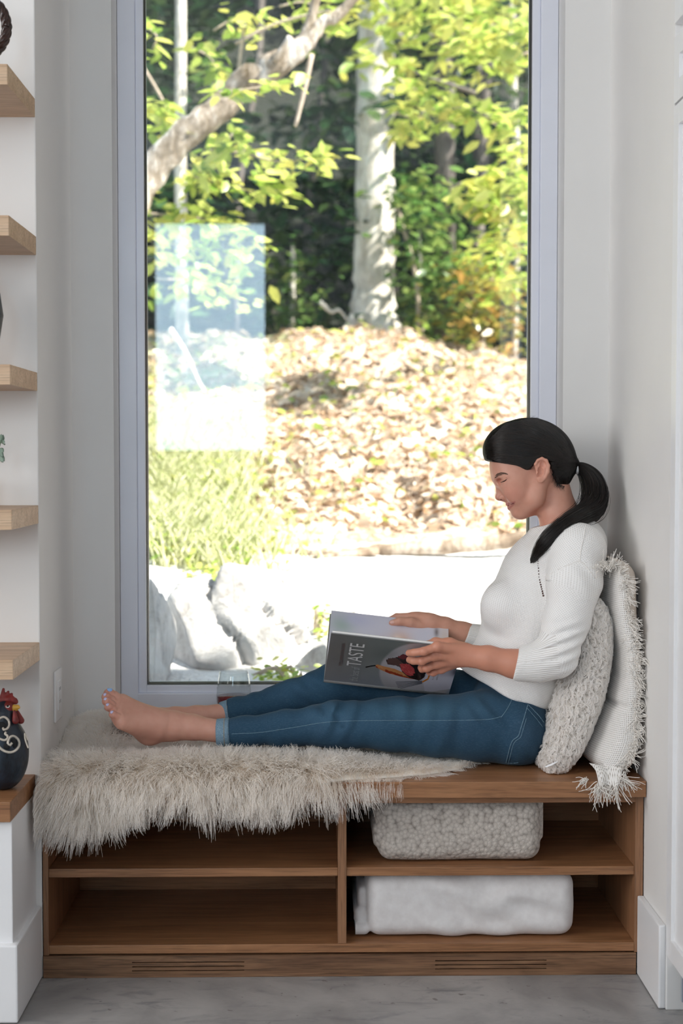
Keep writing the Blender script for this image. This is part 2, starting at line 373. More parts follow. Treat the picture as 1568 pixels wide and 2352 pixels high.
def build_ground():
    nd, na = 300, 240; d = 3.92 * (50 / 3.92) ** np.linspace(0, 1, nd); a = np.linspace(-.75, .75, na)
    Dg, A = np.meshgrid(d, a, indexing='ij'); X = Dg * A; Y = Dg - 3.2; Z = ground_z(X, Y)
    V = np.stack([X, Y, Z], -1).reshape(-1, 3); i = np.arange(nd * na).reshape(nd, na)
    Q = np.stack([i[:-1, :-1], i[:-1, 1:], i[1:, 1:], i[1:, :-1]], -1).reshape(-1, 4)
    k = N('sunny_slope'); v = k.coord('Object'); s = k.n('ShaderNodeSeparateXYZ'); tc = k.n('ShaderNodeTexCoord'); k.l(tc.outputs['Object'], s.inputs[0])
    n1 = k.noise(v, 5.5, 6, .65); n2 = k.noise(v, 1.6, 3); n3 = k.noise(v, 19, 3, .6)
    dirt = k.ramp(n1, [(.33, (.19, .115, .07)), (.45, (.42, .29, .20)), (.56, (.66, .53, .43)), (.70, (.78, .70, .62))])
    dirt = k.mix(k.ramp(n3, [(.52, (0, 0, 0)), (.72, (.8, .8, .8))]), dirt, (.80, .74, .68))
    grass = k.ramp(n3, [(.32, (.22, .23, .09)), (.5, (.50, .50, .28)), (.68, (.74, .72, .54))])
    gm = k.math('ADD', k.math('MULTIPLY', s.outputs['X'], -.9), k.math('MULTIPLY', n2, 1.3))
    c = k.mix(k.ramp(gm, [(.98, (0, 0, 0)), (1.22, (1, 1, 1))]), dirt, grass)
    pale = k.ramp(n1, [(.3, (.72, .71, .70)), (.7, (.86, .855, .85))])
    c = k.mix(k.ramp(k.math('ADD', s.outputs['Y'], k.math('MULTIPLY', n2, .5)), [(0.0, (0, 0, 0)), (1, (0, 0, 0))]), c, pale)
    mr = k.n('ShaderNodeMapRange'); k.l(k.math('ADD', s.outputs['Y'], k.math('MULTIPLY', n2, .6)), mr.inputs[0])
    mr.inputs[1].default_value = 3.95; mr.inputs[2].default_value = 3.75; mr.inputs[3].default_value = 0; mr.inputs[4].default_value = 1
    c = k.mix(mr.outputs[0], c, pale)
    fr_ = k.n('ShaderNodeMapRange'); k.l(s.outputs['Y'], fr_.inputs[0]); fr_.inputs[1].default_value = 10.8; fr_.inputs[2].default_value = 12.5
    c = k.mix(fr_.outputs[0], c, k.ramp(n1, [(.3, (.008, .014, .009)), (.7, (.025, .028, .018))]))  # far hillside coloured near black as the shade under the trees
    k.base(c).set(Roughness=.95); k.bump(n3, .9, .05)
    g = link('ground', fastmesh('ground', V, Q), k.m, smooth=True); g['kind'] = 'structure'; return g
build_ground()
# ---------------------------------------------------------------- leaves
def leafmat(name, cols, trans=.45, objrand=False):
    k = N(name)
    if objrand: r = k.n('ShaderNodeObjectInfo').outputs['Random']
    else:
        a = k.n('ShaderNodeAttribute'); a.attribute_name = 'shade'; r = a.outputs['Fac']
    c = k.ramp(r, [(i / (len(cols) - 1), x) for i, x in enumerate(cols)])
    df = k.n('ShaderNodeBsdfDiffuse'); tl = k.n('ShaderNodeBsdfTranslucent'); gs = k.n('ShaderNodeBsdfGlossy'); gs.inputs['Roughness'].default_value = .35
    k.l(c, df.inputs[0]); k.l(c, tl.inputs[0]); m1 = k.n('ShaderNodeMixShader'); m1.inputs[0].default_value = trans; k.l(df.outputs[0], m1.inputs[1]); k.l(tl.outputs[0], m1.inputs[2])
    m2 = k.n('ShaderNodeMixShader'); m2.inputs[0].default_value = .06; k.l(m1.outputs[0], m2.inputs[1]); k.l(gs.outputs[0], m2.inputs[2]); k.l(m2.outputs[0], k.out.inputs[0]); return k.m
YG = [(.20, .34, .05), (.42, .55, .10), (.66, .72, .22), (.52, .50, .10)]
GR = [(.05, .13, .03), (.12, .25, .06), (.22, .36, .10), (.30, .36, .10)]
DK_SHADE = [(.006, .026, .015), (.018, .060, .028), (.042, .108, .040), (.09, .15, .05)]  # dark greens carry the canopy's shade in the leaf colour
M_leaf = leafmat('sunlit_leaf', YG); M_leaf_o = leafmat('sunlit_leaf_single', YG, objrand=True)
M_leaf_g = leafmat('green_leaf', GR); M_leaf_shade = leafmat('shaded_forest_leaf', DK_SHADE, .35); M_leaf_y = leafmat('autumn_leaf', [(.16, .22, .04), (.30, .30, .05), (.5, .30, .08), (.12, .2, .05)], .4)
LEAF = np.array([(0, 0, 0), (.30, .24, .03), (.30, -.24, .03), (.70, .20, .01), (.70, -.20, .01), (1, 0, -.06), (.5, 0, -.03)])
LEAFQ = np.array([(0, 2, 6, 1), (1, 6, 5, 3), (6, 2, 4, 5)])
def leaf_frames(n, rng, droop=.35, flat=.45):
    yaw = rng.uniform(0, 2 * np.pi, n); pit = -np.abs(rng.normal(0, droop, n)); roll = rng.normal(0, flat, n)
    fx = np.stack([np.cos(yaw) * np.cos(pit), np.sin(yaw) * np.cos(pit), np.sin(pit)], -1)
    up = np.stack([np.sin(roll) * -np.sin(yaw), np.sin(roll) * np.cos(yaw), np.cos(roll)], -1)
    fy = np.cross(up, fx); fy /= np.linalg.norm(fy, axis=1)[:, None]; fz = np.cross(fx, fy); return np.stack([fx, fy, fz], -1)
def leaves_mesh(name, C, size, m, parent, rng, droop=.35, flat=.45, kind='stuff'):
    n = len(C); R = leaf_frames(n, rng, droop, flat); s = size * rng.uniform(.65, 1.25, n)
    V = np.einsum('nij,kj->nki', R, LEAF) * s[:, None, None] + C[:, None, :]
    Q = (LEAFQ[None] + 7 * np.arange(n)[:, None, None]).reshape(-1, 4)
    me = fastmesh(name, V.reshape(-1, 3), Q); at_ = me.attributes.new('shade', 'FLOAT', 'POINT'); at_.data.foreach_set('value', np.repeat(rng.random(n), 7).astype(np.float32))
    o = link(name, me, m, parent); o['kind'] = kind; return o
_lm = None
def leaf_objects(C, size, parent, rng, droop=.35, flat=.45):
    global _lm
    if _lm is None: _lm = fastmesh('leaf', LEAF, LEAFQ); _lm.materials.append(M_leaf_o)
    R = leaf_frames(len(C), rng, droop, flat); base = np.array(worldloc(parent))
    for c, r in zip(C, R):
        o = bpy.data.objects.new('leaf', _lm); COL.objects.link(o); o.parent = parent; s = size * rng.uniform(.7, 1.25)
        o.matrix_local = Matrix.Translation(Vector(c - base)) @ (Matrix(r.tolist()) @ Matrix.Scale(s, 3)).to_4x4()
def spray(path, d, n, spread, rng, depth=.35):
    """points along a px path at distance d from the camera, scattered like leaves along a twig"""
    P = spline(path, 60); t = rng.integers(0, 60, n); w = atv(P[:, 0], P[:, 1], d - 3.2)
    s = spread * d / F; q = w[t] + np.stack([rng.normal(0, s * .8, n), rng.normal(0, depth, n), rng.normal(0, s * .55, n)], -1); return q, w
def bark(name, a, b, c, scale=8):
    k = N(name); v = k.coord('Object', (1, 1, .45)); n1 = k.noise(v, scale, 6, .7); n2 = k.noise(v, scale * 5, 3)
    k.base(k.mix(k.ramp(n2, [(.45, (0, 0, 0)), (.7, (.6, .6, .6))]), k.ramp(n1, [(.35, a), (.5, b), (.62, c)]), a)).set(Roughness=.9); k.bump(n1, .8, .03); return k.m
M_bark = bark('pale_bark', (.40, .36, .31), (.66, .62, .57), (.84, .82, .79), 9)
M_bark2 = bark('mossy_bark', (.10, .07, .035), (.36, .30, .24), (.76, .72, .68), 7)
M_barkd = bark('dark_bark', (.10, .085, .08), (.17, .15, .14), (.24, .22, .21), 6)
M_twig = plain('dry_twig', (.45, .37, .30), .9, .2)
def limb(name, px, d, m, parent, n=24, seg=10, wob=.0):
    """px: (x, y, width px) points at distance d"""
    S_ = spline(px, n); P = np.array([at(x, y, d - 3.2) for x, y, _ in S_]); R = S_[:, 2] * d / F / 2
    if wob: P += RNG.normal(0, wob, P.shape); R = R * RNG.uniform(.92, 1.1, len(R))
    return tube(name, P, R, m, parent, seg)
def tree(name, label, base_px, d, group=None):
    b = at(base_px[0], base_px[1], d - 3.2); return thing(name, b, label, 'tree', group)
rg = np.random.default_rng(11)
# big pale trunk in the middle of the view
T = tree('maple_tree', 'thick pale-barked tree trunk standing on the crest of the slope', (856, 800), 13.5)
limb('trunk', [(862, -700, 66), (862, -200, 78), (864, 60, 82), (862, 380, 84), (859, 600, 90), (857, 700, 100), (855, 770, 128), (853, 830, 190)], 13.5, M_bark, T, 40, 18, .006)
limb('root', [(822, 730, 44), (800, 780, 40), (775, 806, 26)], 13.3, M_bark, T, 10); limb('root', [(890, 740, 50), (918, 786, 44), (955, 815, 26)], 13.2, M_bark, T, 10)
q = np.concatenate([spray([(x, y), (x + 40, y - 60)], 11.5, n, 70, rg, .6)[0] for x, y, n in ((770, 20, 70), (850, 30, 90), (950, 40, 110), (1050, 30, 120), (1150, 20, 90), (930, 100, 70), (1010, 130, 60))])
leaves_mesh('foliage', q, .16, M_leaf, T, rg)
limb('branch', [(868, 60, 22), (950, 90, 14), (1060, 60, 10), (1190, 40, 6)], 12.6, M_barkd, T)
# leaning mossy tree on the left, nearest to the window
T = tree('leaning_tree', 'leaning mossy tree with white patched bark reaching across the upper left', (250, 560), 7.5)
T.location.z = float(ground_z(T.location.x, T.location.y))
limb('trunk', [(55, 1130, 120), (85, 930, 104), (150, 720, 92), (250, 560, 80), (335, 415, 70), (420, 315, 66), (500, 255, 64), (560, 190, 62), (620, 155, 58), (690, 112, 46), (735, 60, 30), (790, 20, 24), (860, -60, 18)], 7.5, M_bark2, T, 50, 14, .006)
limb('branch', [(690, 110, 34), (712, 50, 24), (725, 0, 22), (760, -120, 16)], 7.5, M_bark2, T, 16, 10)
limb('branch', [(715, 125, 14), (700, 200, 12), (678, 290, 9)], 7.5, M_twig, T, 12)
limb('branch', [(628, 140, 18), (648, 118, 20), (668, 86, 18)], 7.4, M_bark2, T, 8)
limb('branch', [(560, 60, 9), (548, 160, 8), (552, 230, 7)], 8.2, M_twig, T, 12); limb('branch', [(540, 100, 7), (640, 52, 6), (760, 22, 6)], 8.0, M_twig, T, 12)
limb('branch', [(330, 155, 6), (365, 215, 7), (395, 272, 6)], 8.6, M_twig, T, 12)
sp = [([(480, 345), (560, 352), (640, 372), (700, 365), (770, 358)], 7.9, 105, 17, .16), ([(420, 400), (500, 420), (590, 440), (670, 425)], 8.1, 90, 20, .2), ([(335, 490), (450, 500), (570, 530)], 8.2, 95, 26, .2),
      ([(490, 213), (560, 206), (640, 192), (690, 172)], 6.9, 34, 9, .06), ([(490, 70), (540, 45), (590, 70), (620, 62)], 8.2, 34, 15, .2), ([(440, 110), (480, 130), (500, 165)], 8.4, 22, 13, .2), ([(640, 15), (700, 5), (760, 30), (800, 0)], 8.2, 50, 17, .2),
      ([(335, 60), (360, 85), (345, 120)], 8, 18, 14, .2), ([(335, 250), (380, 262)], 7.8, 24, 14, .15), ([(400, 262), (345, 300)], 8.0, 34, 15, .2), ([(540, 300), (500, 350), (470, 400)], 8.0, 60, 20, .2), ([(340, 570), (420, 560), (520, 590), (590, 560)], 8.2, 110, 26, .3), ([(360, 640), (480, 650), (560, 690)], 8.8, 80, 34, .3)]
Qs = [];
for path, d, n, s_, dp in sp:
    qq, wv = spray(path, d, n, s_, rg, dp); Qs.append(qq); tube('twig', wv[::6], np.linspace(.007, .002, len(wv[::6])), M_twig, T, 5)
q = np.concatenate(Qs); rg.shuffle(q)
leaf_objects(q[:300], .115, T, rg, .4, .4); leaves_mesh('foliage', q[300:], .105, M_leaf, T, rg, .4)
# yellow-green beech on the right
T = tree('beech_tree', 'slender grey tree with yellow-green leaf sprays at the right of the window', (1098, 760), 13.6)
T.location.z = float(ground_z(T.location.x, T.location.y))
limb('trunk', [(1135, -200, 18), (1122, 100, 22), (1112, 250, 24), (1108, 420, 25), (1098, 560, 24), (1093, 700, 25), (1088, 860, 28)], 13.6, M_barkd, T, 30, 10, .004)
limb('branch', [(1108, 420, 10), (1060, 420, 7), (1030, 440, 5)], 10.6, M_barkd, T, 8); limb('branch', [(1095, 215, 10), (1020, 190, 8), (950, 165, 5)], 10.6, M_barkd, T, 10); limb('branch', [(1040, 240, 6), (970, 260, 8), (915, 295, 6)], 10.4, M_barkd, T, 10)
sp = [([(1215, 430), (1130, 410), (1050, 440)], 9.0, 120, 20, .2), ([(1215, 470), (1150, 480), (1090, 460)], 9.0, 110, 22, .2), ([(1000, 250), (1080, 250), (1150, 290), (1215, 260)], 9.6, 110, 18, .25), ([(905, 260), (960, 270), (1030, 250)], 10.2, 60, 16, .25),
      ([(905, 170), (940, 200), (990, 210)], 10.4, 60, 22, .3), ([(1215, 60), (1130, 90), (1040, 70)], 9.6, 130, 28, .3), ([(1215, 120), (1160, 135), (1090, 130)], 9.8, 80, 16, .3), ([(1170, 345), (1215, 350)], 9.4, 40, 14, .2), ([(1090, 560), (1150, 580), (1215, 560)], 10.4, 70, 24, .3), ([(1120, 640), (1180, 650), (1215, 620)], 10.6, 70, 24, .3), ([(910, 300), (945, 310)], 10.2, 30, 12, .2), ([(1150, 530), (1215, 520)], 10, 40, 20, .3)]
Qs = []
for path, d, n, s_, dp in sp:
    qq, wv = spray(path, d, n, s_, rg, dp); Qs.append(qq); tube('twig', wv[::6], np.linspace(.008, .002, len(wv[::6])), M_twig, T, 5)
q = np.concatenate(Qs); rg.shuffle(q)
leaf_objects(q[:300], .135, T, rg, .4, .4); leaves_mesh('foliage', q[300:], .125, M_leaf, T, rg, .4)
# thinner trees
def sapling(label, px, d, m, leaves=(), lm=None, size=.12):
    t = tree('sapling', label, px[-1][:2], d, 'thin saplings among the woods'); limb('trunk', px, d, m, t, 22, 8, .003)
    t.location.z = float(ground_z(t.location.x, t.location.y)) if len(px) else 0
    for ch in t.children: ch.location.z = 0
    return t
def slim(label, px, d, m, leaves=(), lm=None, size=.12):
    b = at(px[-1][0], px[-1][1], d - 3.2); gz = float(ground_z(b[0], b[1])); t = thing('slender_tree', (b[0], b[1], gz), label, 'tree', 'slender trees in the woods')
    S_ = spline(px, 24); P = np.array([at(x, y, d - 3.2) for x, y, _ in S_]); R = S_[:, 2] * d / F / 2
    if P[-1, 2] > gz: P = np.vstack([P, [P[-1, 0], P[-1, 1], gz - .05]]); R = np.append(R, R[-1])
    tube('trunk', P, R, m, t, 8)
    if len(leaves): leaves_mesh('foliage', np.concatenate([spray(a, d - .3, n, s_, rg, .35)[0] for a, n, s_ in leaves]), size, lm or M_leaf_g, t, rg)
    return t
slim('straight pale slender trunk at the upper left behind the leaning tree', [(413, -300, 22), (415, 0, 24), (415, 150, 25), (414, 300, 26), (416, 560, 28), (418, 760, 30)], 12.5, M_bark, [([(440, 130), (480, 150), (500, 190)], 60, 22)], M_leaf_g)
slim('thin forked pale tree at the right edge of the window', [(1172, -60, 14), (1178, 120, 16), (1180, 250, 17), (1186, 330, 15), (1190, 420, 12), (1186, 620, 11), (1182, 800, 12)], 13.8, M_bark)
slim('thin pale sapling just right of the thick trunk base', [(962, 520, 6), (966, 640, 8), (965, 720, 9), (962, 800, 10)], 14.2, M_bark, [([(930, 560), (990, 600), (960, 660)], 160, 50)], M_leaf_g)
slim('short grey sapling left of the thick trunk', [(672, 560, 8), (672, 660, 13), (671, 720, 14), (670, 790, 15)], 14.6, M_bark, [([(640, 600), (700, 650)], 90, 40)], M_leaf_g)
slim('thin slanting tree between the thick trunk and the beech', [(905, 440, 7), (925, 520, 8), (948, 600, 8), (960, 690, 8)], 13, M_twig, [([(930, 470), (1000, 520), (1040, 600), (960, 640)], 330, 60), ([(920, 420), (1000, 440)], 120, 40)], M_leaf_g)
slim('dim grey trunk deep in the woods above the leaning tree', [(600, -200, 16), (598, 30, 17), (588, 180, 16), (560, 330, 17), (545, 470, 18), (540, 640, 18)], 17, M_barkd)
slim('dim crooked trunk deep in the woods left of the thick trunk', [(755, -100, 13), (745, 150, 14), (728, 280, 15), (715, 380, 16), (705, 560, 16)], 18, M_barkd)
slim('small dim trunk in the woods near the right window edge', [(1100, -80, 12), (1098, 180, 13), (1094, 320, 13), (1085, 520, 13)], 16, M_barkd)
# shrubs at the edge of the woods
def shrub(label, pts, d, n, spread, m, size, cat='shrub', name='shrub', depth=.4):
    b = at(pts[-1][0], pts[-1][1], d - 3.2); t = thing(name, (b[0], b[1], float(ground_z(b[0], b[1]))), label, cat)
    leaves_mesh('foliage', spray(pts, d, n, spread, rg, depth)[0], size, m, t, rg)
    c = np.array(t.location)
    for i in range(4):
        e = at(pts[i % len(pts)][0] + rg.normal(0, spread * .5), pts[i % len(pts)][1], d - 3.2); tube('stem', spline([c - (0, 0, .03), (c + e) / 2 + (0, 0, .05), e], 8), np.linspace(.012, .004, 8), M_twig, t, 5)
    return t
shrub('dark green and orange tinged shrub at the right edge of the crest', [(1090, 640), (1130, 700), (1100, 790)], 12.6, 620, 62, M_leaf_y, .12)
shrub('low yellow shrub at the right foot of the thick trunk', [(940, 770), (960, 810), (950, 840)], 12.6, 90, 26, M_leaf, .10)
shrub('small leafy plant growing at the left foot of the thick trunk', [(760, 790), (800, 815), (780, 830)], 12.6, 80, 26, M_leaf, .09)
shrub('bushy mid green shrub left of the thick trunk', [(620, 690), (690, 720), (640, 780)], 14.6, 260, 46, M_leaf_g, .12)
shrub('green undergrowth bush right of the thick trunk', [(920, 690), (1000, 720), (960, 790)], 14.0, 460, 70, M_leaf_g, .12)
# the dark woods, shade put into their leaf colour too: crowns that shade one another, and their trunks
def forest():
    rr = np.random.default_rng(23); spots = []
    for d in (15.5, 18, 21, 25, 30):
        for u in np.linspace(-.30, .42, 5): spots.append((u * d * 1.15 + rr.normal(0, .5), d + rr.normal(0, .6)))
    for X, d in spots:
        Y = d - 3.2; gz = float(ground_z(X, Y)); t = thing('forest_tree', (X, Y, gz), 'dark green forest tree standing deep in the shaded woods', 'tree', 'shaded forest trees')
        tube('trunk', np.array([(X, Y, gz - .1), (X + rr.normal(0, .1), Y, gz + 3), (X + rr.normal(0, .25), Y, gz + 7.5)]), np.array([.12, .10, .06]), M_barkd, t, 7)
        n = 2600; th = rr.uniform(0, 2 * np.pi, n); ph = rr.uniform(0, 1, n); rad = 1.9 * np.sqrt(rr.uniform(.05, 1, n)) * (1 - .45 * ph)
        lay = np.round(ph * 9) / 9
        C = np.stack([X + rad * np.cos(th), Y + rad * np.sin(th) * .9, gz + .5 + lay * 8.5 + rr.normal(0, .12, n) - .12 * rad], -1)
        leaves_mesh('foliage', C, .23, M_leaf_shade, t, rr, .35, .35)
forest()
# ---------------------------------------------------------------- slope details: boulders, log, twigs, litter, grass
def rock(name, label, c, r, seed, m, crack=.07, sub=5):
    bm = bmesh.new(); bmesh.ops.create_icosphere(bm, subdivisions=sub, radius=1.0); rr = np.random.default_rng(seed)
    P = np.array([v.co for v in bm.verts]); pl = rr.normal(size=(46, 3)) * (1.3, 1, .6); pl /= np.linalg.norm(pl, axis=1)[:, None]; off = rr.uniform(.60, .90, 46)
    for p_, o_ in zip(pl, off):
        s_ = P @ p_ - o_; P = P - np.clip(s_, 0, None)[:, None] * p_
    n_ = vnoise(P[:, 0] * 3 + P[:, 2] * 1.7 + seed, P[:, 1] * 3 + P[:, 2] * 2.1, seed) + .25 * vnoise(P[:, 0] * 8 + P[:, 2] * 5, P[:, 1] * 8 - P[:, 2] * 4, seed + 1)
    cr = np.abs(np.sin(P[:, 0] * 6.0 + P[:, 2] * 1.2 + 2.4 * vnoise(P[:, 0] * 2, P[:, 2] * 2, seed + 5))); P = P * (1 + .06 * n_ - crack * np.clip(.34 - cr, 0, 1) / .34)[:, None]
    for v, p_ in zip(bm.verts, P): v.co = Vector(np.array(c) + p_ * np.array(r))
    return tag(bmobj(name, bm, m, None, (c[0], c[1], c[2] - r[2] * .6), True), label, 'boulder')
k = N('pale_granite'); v = k.coord('Object'); n1 = k.noise(v, 6, 6, .65, .4); n2 = k.noise(v, 40, 3)
k.base(k.mix(k.ramp(n2, [(.4, (0, 0, 0)), (.75, (.35, .35, .35))]), k.ramp(n1, [(.33, (.26, .24, .23)), (.45, (.44, .43, .43)), (.6, (.56, .55, .55))]), (.5, .48, .46))).set(Roughness=.85); k.bump(n1, .5, .04); M_rock = k.m
def gpt(x, y, d): return at(x, y, d - 3.2)
p = gpt(545, 1474, 5.4); rock('boulder', 'large jagged pale boulder at the lower left outside the window', p, (.42, .34, .38), 3, M_rock, .24)
p = gpt(690, 1395, 5.9); rock('boulder', 'broad pale rock slab rising behind the jagged boulder and the book', p, (.42, .40, .17), 8, M_rock)
p = gpt(352, 1470, 5.0); rock('boulder', 'pale rock cut off by the left window frame', p, (.10, .25, .25), 14, M_rock)
p = gpt(760, 1560, 5.2); rock('boulder', 'grey rock low down behind the open book', p, (.18, .25, .17), 21, M_rock)
p = gpt(960, 1430, 6.2); rock('boulder', 'wide flat sun-bleached rock behind the woman and book', p, (.75, .55, .22), 31, M_rock)
M_log = bark('weathered_log', (.16, .11, .075), (.36, .28, .21), (.60, .53, .46), 9)
S_ = spline([(585, 1262, 12), (700, 1268, 20), (800, 1270, 24), (900, 1262, 26), (1020, 1254, 34), (1120, 1246, 34), (1230, 1232, 30)], 30)
P = np.array([gpt(a, b, 6.55) for a, b, _ in S_]); L = thing('fallen_log', P[15] - (0, 0, .04), 'long pale fallen log lying across the foot of the slope', 'log')
tube('log_stem', P + RNG.normal(0, .004, P.shape), S_[:, 2] * 7.0 / F / 2, M_log, L, 12); tube('side_branch', [gpt(a, b, 6.5) for a, b in ((870, 1266), (780, 1276), (715, 1284), (680, 1292))], [.018, .016, .012, .006], M_log, L, 8)
def twig(label, px, d, r): tag(tube('fallen_branch', spline([gpt(a, b, d) for a, b in px], 20), np.linspace(r, r * .5, 20), M_bark, None, 7, loc=gpt(px[0][0], px[0][1], d)), label, 'branch')
twig('arched pale dead branch on the leaf litter slope', [(768, 1015), (785, 985), (812, 958), (840, 950)], 8.6, .016)
twig('straight pale stick slanting down the slope behind the reflection', [(390, 755), (425, 810), (452, 870), (470, 900)], 9.6, .02)
twig('short pale broken stick low on the slope near the log', [(1005, 1235), (1030, 1222), (1052, 1208)], 7.3, .016)
twig('bare forked dead branch left of the thick trunk', [(735, 693), (760, 716), (778, 712), (798, 735)], 12.8, .02)
def litter():
    rr = np.random.default_rng(5); n = 17000; d = rr.uniform(7.2, 13.5, n); u = rr.uniform(-.16, .2, n); X = u * d; Y = d - 3.2; C = np.stack([X, Y, ground_z(X, Y) + .02], -1)
    m = leafmat('dry_leaf', [(.30, .18, .10), (.55, .40, .28), (.76, .64, .52), (.82, .76, .70)], .25); o = leaves_mesh('leaf_litter', C, .068, m, None, rr, .5, .9)
    tag(o, 'dry fallen leaves covering the sunny slope', 'leaf litter')
    n = 500; d = rr.uniform(7.2, 12.5, n); u = rr.uniform(-.13, .16, n); X = u * d; Y = d - 3.2; C = np.stack([X, Y, ground_z(X, Y) + .05], -1)
    tag(leaves_mesh('seedlings', C, .08, M_leaf, None, rr, .3, .7), 'tiny green seedlings scattered over the leaf litter', 'seedlings')
litter()
def grass():
    rr = np.random.default_rng(9); n = 5200; d = rr.uniform(6.2, 8.8, n); u = -.118 + np.abs(rr.normal(0, .035, n)) * np.clip(1.3 - (d - 6.2) * .2, .4, 2); u = np.where(rr.random(n) < .3, rr.uniform(-.14, -.05, n), u)
    X = u * d; Y = d - 3.2; b = np.stack([X, Y, ground_z(X, Y) - .01], -1); h = rr.uniform(.07, .20, n); az = rr.uniform(0, 2 * np.pi, n); t = np.linspace(0, 1, 5)
    S3 = b[:, None, :] + np.stack([np.cos(az)[:, None] * (t ** 2)[None] * h[:, None] * .6, np.sin(az)[:, None] * (t ** 2)[None] * h[:, None] * .6, t[None] * h[:, None]], -1)
    k = N('pale_grass'); inf = k.n('ShaderNodeHairInfo'); k.base(k.ramp(inf.outputs['Random'], [(0, (.26, .30, .12)), (.5, (.52, .54, .28)), (1, (.80, .79, .60))])).set(Roughness=.7)
    o = strands('grass', S3, k.m, None, .006, .001); tag(o, 'sunlit pale green grass on the left bank outside', 'grass', kind='stuff')
    C = np.stack([X, Y, b[:, 2] + h * .6], -1)[:1500]; tag(leaves_mesh('weed_leaves', C, .055, M_leaf, None, rr, .4, .6), 'small green weed leaves in the grass bank', 'weeds')
grass()
shrub('small bright green plant at the foot of the boulder by the window', [(600, 1550), (650, 1545), (690, 1570)], 4.9, 150, 24, M_leaf, .035, depth=.06)
shrub('tuft of yellow-green weeds beside the pale rock slab', [(735, 1400), (750, 1430), (725, 1460)], 5.5, 70, 14, M_leaf, .035, depth=.06)
shrub('leafy weed clump at the top left of the jagged boulder', [(430, 1330), (500, 1320), (520, 1345)], 5.9, 160, 26, M_leaf, .04, depth=.1)
